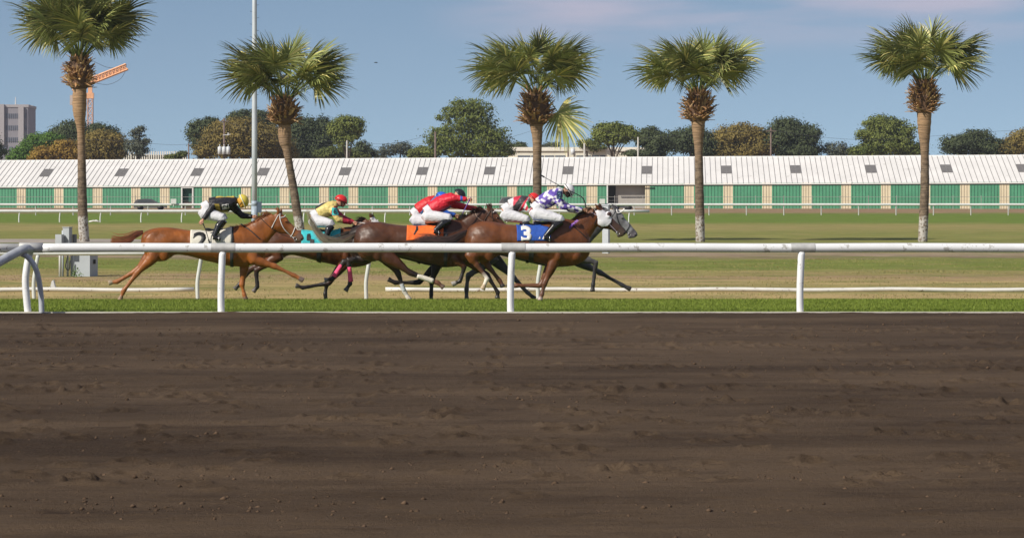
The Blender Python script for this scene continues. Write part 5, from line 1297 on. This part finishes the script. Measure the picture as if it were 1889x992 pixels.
    mb = MB(); mb.tube([hp(math.cos(a)*.148-.006, .016-.018*math.cos(a), math.sin(a)*.122) for a in np.linspace(0, 2*math.pi, 25)], .008, 6, rb=None); mb.build('helmet_band', helmet_band or M_blkm, o, True)
    mb = MB(); mb.tube([hp(.0, .01, -.100), hp(.03, -.06, -.075), hp(.07, -.118, -.01), hp(.03, -.06, .075), hp(.0, .01, .100)], .006, 6); mb.build('chin_strap', M_blkm, root, True)
    if goggles:
        for s_ in (-1, 1):
            mb = MB(); mb.ell(hp(.098, .0, s_*.034), (.020, .034, .024)); mb.build('goggles', m_eye, root, True)
    else:
        for s_ in (-1, 1): mb = MB(); mb.ell(hp(.096, .0, s_*.034), (.009, .012, .008)); mb.build('eye', m_eye, root, True)
    return dict(root=root, bv=bvj, bvb=bvb, hp=hp)
def whip(pts, d, label, m=M_blkm, r0=.009, y=-.2):
    mb = MB(); n = len(pts); pp = dens(pts, 5); mb.tube([P(a, b, d, y) for a, b in pp], list(np.linspace(r0*1.5, r0*.7, len(pp))), 7)
    a = P(*pts[-1], d, y); b = P(*pts[-2], d, y); t = (a-b).normalized()
    wh = mb.build('whip', m, smooth=True, origin=P(*pts[0], d, y), label=label, cat='riding whip')
    mb = MB(); q = Vector((-t.z, 0, t.x)); mb.hexa([a-q*.016-Vector((0, .003, 0)), a+t*.10-q*.016-Vector((0, .003, 0)), a+t*.10-q*.016+Vector((0, .003, 0)), a-q*.016+Vector((0, .003, 0)), a+q*.016-Vector((0, .003, 0)), a+t*.10+q*.016-Vector((0, .003, 0)), a+t*.10+q*.016+Vector((0, .003, 0)), a+q*.016+Vector((0, .003, 0))])
    mb.build('flap', M_blk, wh)
    return wh

CHEST = (.205, .062, .010); BAY = (.098, .031, .010); DBAY = (.022, .011, .007); GREY = (.11, .105, .11); RBAY = (.118, .037, .010)
BP = (.014, .010, .009)
# ---------- A: chestnut, number 2
dA = 56.7
A_ = horse('A', dA, 262, 'glossy chestnut race horse, last in the field, with white bridle and white number 2 cloth', CHEST, (.25, .085, .022),
  [('h', -1, [(290, 448), (283, 474), (253, 504), (229, 536), (222, 553)]), ('h', 1, [(288, 446), (276, 472), (250, 500), (215, 520), (199, 522)]),
   ('f', 1, [(455, 452), (452, 478), (446, 526), (450, 543), (453, 553)]), ('f', -1, [(462, 450), (470, 480), (508, 491), (542, 507), (560, 517)])],
  [(446, 455, 34, .15), (463, 443, 29, .125), (482, 427, 23, .10), (498, 414, 18.5, .085), (510, 405, 15, .075)], ((511, 397), (558, 443), 1.0),
  [(514, 396, 513, 380), (518, 396, 519, 383)], [(.26, .085, .02), (.16, .045, .012), (.34, .13, .04)],
  ([(264, 428), (250, 433), (237, 441), (222, 446), (205, 444)], ((.16, .05, .018), (.24, .085, .03)), 380), 1, socks={0: dict(hoof=(.20, .13, .08)), 1: dict(hoof=(.30, .24, .17)), 2: dict(hoof=(.12, .07, .045)), 3: dict(hoof=(.10, .07, .06))}, facec=[CHEST, (.20, .075, .025), (.12, .07, .05)])
m_clothw = mat('cream_cloth', (.60, .57, .50), .85, var=.07, scale=9, bump=.3, bscale=30)
c_, bvA = saddle_cloth(A_, 352, 428, m_clothw, amax=86, amin=-86)
glyph('number', '2', 369.5, 444, 33, dA, [bvA], M_blkm, A_['root'], bold=.022, sx=1.25, off=.008, shear=.12)
girth(A_, 425, w=6); saddle(A_, 395, 424)
bridle(A_, m_strapw, reins_to=[(520, 432), (500, 420), (478, 400), (470, 402)], mrein=m_strapb)
strap('breast_strap', [(444, 413), (462, 425), (480, 441)], dA, [A_['bvh']], M_blkm, A_['root'], .013)
def colA(px, py, y):
    if y < -.10 and 428-12 < px < 426 and False: return (.7, .7, .7)
    n = noise.noise(Vector((px*.12, py*.12, 2)))
    if y < 0 and abs((px-401)+(py-381)*-.3) < 4.2 and 376 < py < 392: return (.42, .30, .05)
    if 398 < px < 432 and py < 363.6+abs(px-418)*.05 and y < .12: return (.55, .38, .05)
    if 404 < px < 420 and py > 388: return (.34, .25, .05)
    return (.010, .009, .012)
m_silk = mat('satin_silks', (.1, .1, .1), .55, attr=True, var=.10, scale=10, bump=.6, bscale=14)
m_hy = mat('yellow_helmet', (.62, .50, .07), .45, var=.05); m_hr = mat('red_helmet', (.60, .02, .02), .4, var=.06); m_hk = mat('black_helmet', (.014, .014, .018), .4); m_hb = mat('blue_helmet', (.02, .11, .50), .4); m_hw = mat('white_helmet', (.66, .65, .66), .5, var=.04)
JA = jockey(dA, 'jockey in black and gold silks with a yellow helmet on the chestnut horse',
  dict(pelvis=(375, 388), waist=(388, 378), chest=(418, 377), neck=(436, 371), head=(447, 371.5), face=(-.15+.65, .85), sh=(425, 377), elN=(396, 377), haN=(375, 406), elF=(446, 398), haF=(466, 400), shF=(430, 382), hip=(378, 393), knee=(413, 403), ankle=(396, 436), toe=(408, 442), yN=.30), None, m_hy, m_skin, m_silk, colA, helmet_band=m_strapw)
patch('sleeve_badge', [(409.5, 377), (423, 375.5), (424, 384.5), (411, 387)], dA, [JA['bv']], m_strapw, JA['root'], off=.006, both=False, thick=.004)
glyph('sleeve_number', '2', 416.5, 381, 10.5, dA, [JA['bv']], M_blkm, JA['root'], rot=R(97), bold=.02, off=.011)
patch('balaclava', [(437, 363), (444, 363), (451, 377), (450, 386), (442, 382), (436, 371)], dA, [JA['bvb']], mat('gold_cloth', (.55, .28, .03), .8), JA['root'], off=.006)
whip([(374, 409), (378, 417), (382, 428), (386, 441)], dA, 'thin black whip held low by the jockey in black and gold', y=-.33)

# ---------- B: bay behind, turquoise cloth
dB = 58.8
B_ = horse('B', dB, 470, 'bay race horse behind the chestnut, with a white blaze and turquoise cloth', BAY, BP,
  [('h', -1, [(498, 448), (512, 474), (473, 498), (475, 528), (467, 538)]), ('h', 1, [(498, 448), (505, 472), (458, 500), (441, 526), (432, 534)]),
   ('f', -1, [(655, 452), (640, 482), (606, 522), (558, 530), (545, 526)]), ('f', 1, [(655, 452), (636, 485), (603, 524), (600, 542), (601, 556)])],
  [(650, 455, 33, .15), (660, 443, 27, .125), (668, 430, 20, .10), (677, 419, 16, .085), (684, 412, 13, .075)], ((684, 407), (729, 441), .95),
  [(686, 404, 681, 394), (690, 404, 687, 395)], [(.02, .014, .012), (.05, .03, .02)],
  ([(472, 429), (462, 434), (450, 441), (436, 446)], (BP, (.03, .02, .015)), 200), 2, dy=1, socks={0: dict(hoof=(.10, .08, .07)), 1: dict(hoof=(.09, .08, .07)), 2: dict(hoof=(.08, .07, .065))}, facec=[BAY, (.5, .45, .42), (.35, .28, .26)])
m_turq = mat('turquoise_cloth', (.04, .45, .50), .8, var=.12, scale=12, bump=.3, bscale=30)
c_, bvB = saddle_cloth(B_, 556, 628, m_turq, amax=92, amin=-92)
patch('cloth_pattern', [(566, 431), (573, 430), (574, 440), (580, 441), (580, 452), (572, 452), (572, 444), (565, 443)], dB, [bvB], M_blkm, B_['root'], both=False)
girth(B_, 584, w=8); saddle(B_, 600, 425)
bridle(B_, m_strapw, reins_to=[(690, 418), (668, 411), (657, 411)])
patch('blinker_hood', [(681, 402), (690, 400), (706, 404), (712, 412), (704, 420), (690, 414)], dB, [B_['bvh']], m_strapw, B_['root'])
def colB(px, py, y):
    if px < 606 and py < 384.5-(px-570)*.62+9 and y < .3: return (.02, .02, .022)
    if y < -.05 and 612 < px < 625 and 383 < py < 397: return (.035, .42, .40)
    if py > 389 and px > 610:
        if px < 632 and py > 398: return (.62, .48, .16)
        if px < 622: return (.45, .03, .03)
        return (.32, .01, .03)
    if px > 616 and py > 380: return (.40, .02, .02)
    return (.62, .50, .17)
JB = jockey(dB, 'jockey in yellow silks with a turquoise armband and a red helmet',
  dict(pelvis=(577, 404), waist=(588, 394), chest=(609, 385), neck=(621, 378), head=(629, 371), face=(.93, .35), sh=(614, 387), elN=(624, 405), haN=(651, 411), elF=(632, 402), haF=(656, 412), hip=(580, 408), knee=(612, 413), ankle=(601, 438), toe=(612, 443), yN=.13), None, m_hr, m_skin, m_silk, colB)
glyph('sleeve_number', '6', 617.5, 390, 9, dB, [JB['bv']], M_blkm, JB['root'], rot=R(10), bold=.02, off=.010)

# ---------- D: dark horse inside, pink hind bandages
dD = 57.9
D_ = horse('D', dD, 642, 'nearly black race horse farthest from view in the middle, with bright pink hind bandages', DBAY, BP,
  [('h', -1, [(670, 448), (684, 474), (643, 480), (646, 523), (637, 536)]), ('h', 1, [(668, 448), (676, 472), (634, 484), (613, 515), (598, 517)]),
   ('f', 1, [(828, 452), (815, 482), (773, 521), (730, 522), (716, 515)]), ('f', -1, [(828, 452), (808, 480), (796, 519), (795, 541), (795, 556)])],
  [(822, 455, 33, .15), (836, 443, 28, .125), (850, 428, 21, .10), (862, 416, 17, .085), (872, 406, 14, .075)], ((874, 400), (918, 440), .95),
  [(877, 398, 873, 386), (881, 398, 880, 386)], [(.02, .014, .012), (.04, .02, .015)],
  ([(645, 430), (634, 436), (618, 444), (600, 450)], (BP, (.05, .035, .025)), 200), 3, dy=1, deep=1.12, socks={1: dict(hoof=(.25, .22, .20)), 0: dict(hoof=(.07, .06, .06))})
m_pink = mat('pink_bandage', (.85, .09, .22), .85, var=.1, scale=20, bump=.4, bscale=50)
wrap_leg(D_, (644, 492), (647, 519), -.155, m_pink, .045, .052); wrap_leg(D_, (630, 489), (616, 511), .155, m_pink, .045, .052)
wrap_leg(D_, (796, 524), (795, 538), -.135, M_blkm, .038, .042)
c_, bvD = saddle_cloth(D_, 730, 800, mat('dark_blue_cloth', (.03, .05, .16), .8), amax=70, amin=-70); girth(D_, 770); saddle(D_, 775, 425)
bridle(D_, m_strapb)
def colD(px, py, y):
    if px+ (py-390)*.9 > 777: return (.02, .10, .46) if (px+(py-390)*.9) > 788 else (.10, .26, .55)
    return (.52, .015, .02)
JD = jockey(dD, 'jockey in red and blue silks with a blue helmet, mostly hidden behind another rider',
  dict(pelvis=(763, 400), waist=(772, 389), chest=(796, 375), neck=(806, 369), head=(815, 366), face=(.9, .45), sh=(800, 377), elN=(818, 392), haN=(838, 398), elF=(820, 392), haF=(842, 398), hip=(768, 405), knee=(803, 412), ankle=(788, 436), toe=(800, 441)), None, m_hb, m_skind, m_silk, colD)

# ---------- C: dark bay, orange cloth
dC = 57.0
C_ = horse('C', dC, 655, 'dark bay race horse with the orange cloth, white hind bandages and long blown tail', (.066, .023, .009), BP,
  [('h', -1, [(690, 450), (722, 478), (757, 503), (807, 521), (818, 530)]), ('h', 1, [(686, 450), (712, 476), (735, 505), (746, 538), (756, 554)]),
   ('f', -1, [(836, 452), (838, 476), (856, 492), (848, 518), (833, 524)]), ('f', 1, [(838, 452), (862, 480), (900, 508), (919, 540), (918, 551)])],
  [(838, 452, 34, .15), (853, 436, 29, .125), (872, 418, 22, .10), (888, 404, 18, .085), (900, 396, 15, .075)], ((902, 389), (944, 436), 1.0),
  [(903, 388, 896, 374), (908, 388, 903, 376)], [(.03, .016, .012), (.10, .045, .02)],
  ([(658, 432), (645, 438), (625, 446), (602, 443), (585, 428), (572, 404), (566, 388)], ((.04, .02, .012), (.30, .25, .19)), 190), 4,
  socks={0: dict(pastern=(.13, .055, .03), hoof=(.12, .08, .06)), 1: dict(pastern=(.60, .56, .50), hoof=(.52, .46, .40)), 2: dict(hoof=(.36, .33, .30))}, facec=[(.10, .036, .014)]*3, deep=1.17)
m_ban = mat('white_bandage', (.62, .58, .50), .85, var=.08, scale=20, bump=.4, bscale=50)
wrap_leg(C_, (769, 508), (799, 518), -.155, m_ban, .050, .055); wrap_leg(C_, (741, 524), (746, 537), .155, mat('grey_white_bandage', (.42, .45, .47), .85), .043, .047)
m_oran = mat('orange_cloth', (.75, .13, .015), .8, var=.12, scale=12, bump=.4, bscale=25)
c_, bvC = saddle_cloth(C_, 751, 818, m_oran, amax=66, amin=-66, skew=-2)
patch('number_mark', [(768, 413), (772, 413), (771, 424), (764, 433), (761, 432), (766, 422)], dC, [bvC], M_blkm, C_['root'], both=False, off=.008)
patch('number_mark', [(755, 414), (766, 413), (766, 417), (755, 417)], dC, [bvC], M_blkm, C_['root'], both=False, off=.008)
girth(C_, 818, w=6); saddle(C_, 800, 412)
bridle(C_, m_strapb, reins_to=[(920, 412), (905, 400), (890, 388)])
strap('white_sheepskin_band', [(909, 392), (914, 388), (917, 385)], dC, [C_['bvh']], m_strapw, C_['root'], .008, both=False)
strap('neck_strap', [(875, 389), (880, 400), (890, 408), (900, 411)], dC, [C_['bvh']], mat('tan_leather', (.22, .14, .10), .6), C_['root'], .010)
def colC(px, py, y):
    if y < -.04 and 812 < px < 832 and py > 378+(832-px)*.5 and py < 400: return (.20, .10, .16)
    if 849 < px < 853 and py < 372: return (.05, .10, .45)
    return (.56, .010, .030)
JC = jockey(dC, 'jockey in plain red silks and a black helmet, one arm stretched forward',
  dict(pelvis=(786, 396), waist=(797, 386), chest=(824, 371), neck=(838, 364), head=(847, 361), face=(.62, .78), sh=(824, 368), elN=(841, 365), haN=(861, 368), elF=(858, 382), haF=(884, 386), shF=(834, 376), hip=(788, 399), knee=(829, 403), ankle=(801, 425), toe=(811, 431), yN=.24), None, m_hk, m_skin, m_silk, colC)
whip([(867, 364), (862, 374), (856, 386), (852, 394)], dC, 'short purple handled whip hanging from the hand of the jockey in plain red', mat('purple_grip', (.12, .06, .30), .5), y=-.26)

# ---------- F: grey, far side leader
dFh = 58.8
F_ = horse('F', dFh, 848, 'dappled grey race horse leading on the far side with its nose in front', GREY, (.03, .028, .028),
  [('h', -1, [(880, 450), (908, 477), (863, 508), (860, 532), (860, 556)]), ('h', 1, [(878, 450), (915, 480), (948, 512), (974, 540), (988, 552)]),
   ('f', 1, [(1042, 455), (1066, 482), (1108, 503), (1149, 526), (1165, 534)]), ('f', -1, [(1040, 452), (1066, 474), (1098, 484), (1093, 525), (1092, 537)])],
  [(1035, 455, 34, .15), (1058, 441, 29, .125), (1086, 420, 22, .10), (1108, 405, 17, .085), (1126, 396, 14, .075)], ((1132, 390), (1173, 436), 1.0),
  [(1134, 388, 1127, 375), (1139, 388, 1136, 377)], [(.05, .045, .045), (.12, .11, .11)],
  ([(850, 430), (838, 437), (822, 446), (800, 452)], ((.05, .04, .04), (.10, .09, .085)), 220), 5, dy=1, deep=1.15, facec=[(.17, .165, .17), (.27, .27, .28), (.10, .09, .10)], socks={0: dict(cannon=(.085, .078, .075), hoof=(.07, .06, .055)), 1: dict(cannon=(.10, .095, .09))})
c_, bvF = saddle_cloth(F_, 940, 1012, mat('red_cloth', (.55, .03, .05), .8), amax=72, amin=-72); girth(F_, 970); saddle(F_, 984, 414)
bridle(F_, M_blk, reins_to=[(1130, 415), (1100, 400), (1072, 395)])
strap('white_browband', [(1137, 386), (1139, 393), (1147, 390), (1152, 385)], dFh, [F_['bvh']], m_strapw, F_['root'], .013)
def colF(px, py, y):
    u = (px-955)*.8+(py-375)*.6
    if px < 947: return (.62, .60, .62)
    if u < -3: return (.50, .02, .05)
    if u < 8: return (.045, .04, .042)
    s_ = (px-965)*.9+(py-370)*.45
    return (.60, .02, .05) if int((s_+40)/4.2) % 2 == 0 else (.66, .64, .64)
JF = jockey(dFh, 'jockey in black white and red striped silks with a red helmet on the grey',
  dict(pelvis=(930, 392), waist=(942, 381), chest=(966, 374), neck=(976, 370), head=(985, 368), face=(.8, .6), sh=(968, 377), elN=(984, 394), haN=(1010, 402), elF=(988, 394), haF=(1012, 402), hip=(935, 397), knee=(972, 406), ankle=(960, 432), toe=(972, 438)), None, m_hr, m_skin, m_silk, colF, helmet_band=M_blkm)
patch('green_scarf', [(968, 372), (977, 371), (980, 380), (973, 385)], dFh, [JF['bv'], JF['bvb']], mat('green_scarf_cloth', (.02, .20, .06), .8), JF['root'], both=False)

# ---------- E: bay, number 3, nearest leader
dE = 56.6
E_ = horse('E', dE, 860, 'bright bay race horse wearing the blue number 3 cloth and a white blinker hood', RBAY, (.060, .030, .018),
  [('h', -1, [(888, 448), (868, 474), (879, 488), (898, 513), (889, 533)]), ('h', 1, [(888, 448), (892, 476), (902, 492), (923, 518), (929, 530)]),
   ('f', -1, [(1030, 455), (1022, 480), (1003, 524), (999, 541), (995, 554)]), ('f', 1, [(1030, 455), (1020, 484), (998, 527), (955, 527), (936, 530)])],
  [(1036, 455, 35, .155), (1053, 441, 30, .13), (1074, 420, 23, .105), (1090, 405, 18, .085), (1102, 396, 15, .075)], ((1104, 390), (1153, 432), 1.0),
  [(1106, 388, 1096, 375), (1111, 387, 1106, 374)], [(.03, .016, .012), (.07, .035, .02)],
  ([(862, 428), (848, 435), (832, 444), (812, 447), (790, 443), (765, 446)], ((.03, .015, .012), (.06, .035, .03)), 460), 6,
  socks={0: dict(cannon=(.12, .05, .025), pastern=(.62, .56, .48), hoof=(.45, .34, .22)), 1: dict(cannon=(.10, .04, .02)), 2: dict(cannon=(.10, .045, .028), hoof=(.30, .24, .22)), 3: dict(cannon=(.15, .06, .028))}, facec=[RBAY, (.06, .032, .022), (.06, .04, .03)], deep=1.19)
m_blue = mat('blue_cloth', (.015, .07, .34), .8, var=.12, scale=12, bump=.4, bscale=25)
c_, bvE = saddle_cloth(E_, 952, 1014, m_blue, amax=68, amin=-68)
glyph('number', '3', 969, 430.5, 29, dE, [bvE], m_strapw, E_['root'], bold=.045, sx=1.18, off=.008)
for q in ([(990, 441), (994, 434), (996, 441)], [(997, 441), (1001, 433), (1003, 441)]): patch('cloth_emblem', q, dE, [bvE], m_strapw, E_['root'], both=False)
girth(E_, 964+10, w=9); saddle(E_, 1000, 411)
bridle(E_, M_blk, noseband=False, browband=False, reins_to=[(1125, 415), (1108, 402), (1091, 392)], mrein=mat('pale_rein', (.40, .34, .42), .5))
m_blinkw = mat('white_blinker_fabric', (.66, .65, .68), .75, var=.06, scale=14, bump=.3, bscale=30)
patch('blinker_hood', [(1099, 386), (1106, 388), (1112, 387), (1118, 390), (1126, 392), (1129, 400), (1127, 410), (1120, 417), (1110, 419), (1102, 414), (1101, 400), (1097, 390)], dE, [E_['bvh']], m_blinkw, E_['root'], off=.012)
q = cast([E_['bvh']], 1122, 395, dE, -1, .0)
if q:
    mb = MB(); mb.ell(q+Vector((0, -.01, 0)), (.062, .040, .062)); cup = mb.build('eye_cup', m_blinkw, E_['root'], True)
    mb = MB(); mb.ell(q+Vector((.014, -.036, -.004)), (.052, .024, .054)); mb.build('cup_opening', mat('dark_red_brown', (.035, .010, .008), .5), cup, True)
strap('breast_strap', [(1050, 412), (1066, 425), (1082, 440)], dE, [E_['bvh']], M_blkm, E_['root'], .011)
hair('purple_tassel', lambda t: P(1048+t*14, 418-t*12, dE, -.17), lambda t: .06, lambda t: Vector((.2, -.5, -.4)), 130, [(.16, .06, .34), (.26, .12, .45)], E_['root'], 77, w=.006)
def colE(px, py, y):
    n = noise.cell(Vector((math.floor(px/5.2+py*.08), math.floor(py/4.6), math.floor(y*7)))) if False else 0
    a = math.floor((px*.9+py*.55)/5.0); b = math.floor((py*.95-px*.5)/4.6); h_ = math.sin(a*12.9898+b*78.233)*43758.5453; h_ -= math.floor(h_)
    if y < -.05 and 1027 < px < 1037 and 352 < py < 368 and py < 371-(px-1027)*.2: return (.03, .06, .14)
    if px > 1074: return (.40, .02, .08)
    return (.11, .065, .34) if h_ < .5 else (.64, .62, .66)
JE = jockey(dE, 'jockey in purple and white diamond silks with a white helmet',
  dict(pelvis=(986, 390), waist=(996, 378), chest=(1020, 363), neck=(1037, 354), head=(1048, 352), face=(.60, .80), sh=(1022, 363), elN=(1036, 381), haN=(1075, 387), elF=(1055, 386), haF=(1078, 392), shF=(1030, 370), hip=(988, 394), knee=(1034, 405), ankle=(1003, 436), toe=(1014, 441), yN=.14), None, m_hw, m_skind, m_silk, colE, helmet_band=M_blkm)
glyph('sleeve_number', '3', 1032, 361, 10, dE, [JE['bv']], mat('pale_blue_print', (.25, .45, .55), .6), JE['root'], rot=R(5), bold=.02, off=.010)
patch('face_mask', [(1042, 353), (1054, 350), (1062, 357), (1060, 369), (1051, 372), (1044, 363)], dE, [JE['bvb']], mat('dark_mask_cloth', (.03, .016, .010), .8), JE['root'], off=.006)
whip([(1079, 383), (1077, 372), (1072, 364), (1064, 359), (1050, 352), (1026, 340), (1003, 327)], dE, 'long black whip of the purple and white rider, raised over the white helmet', y=-.20)
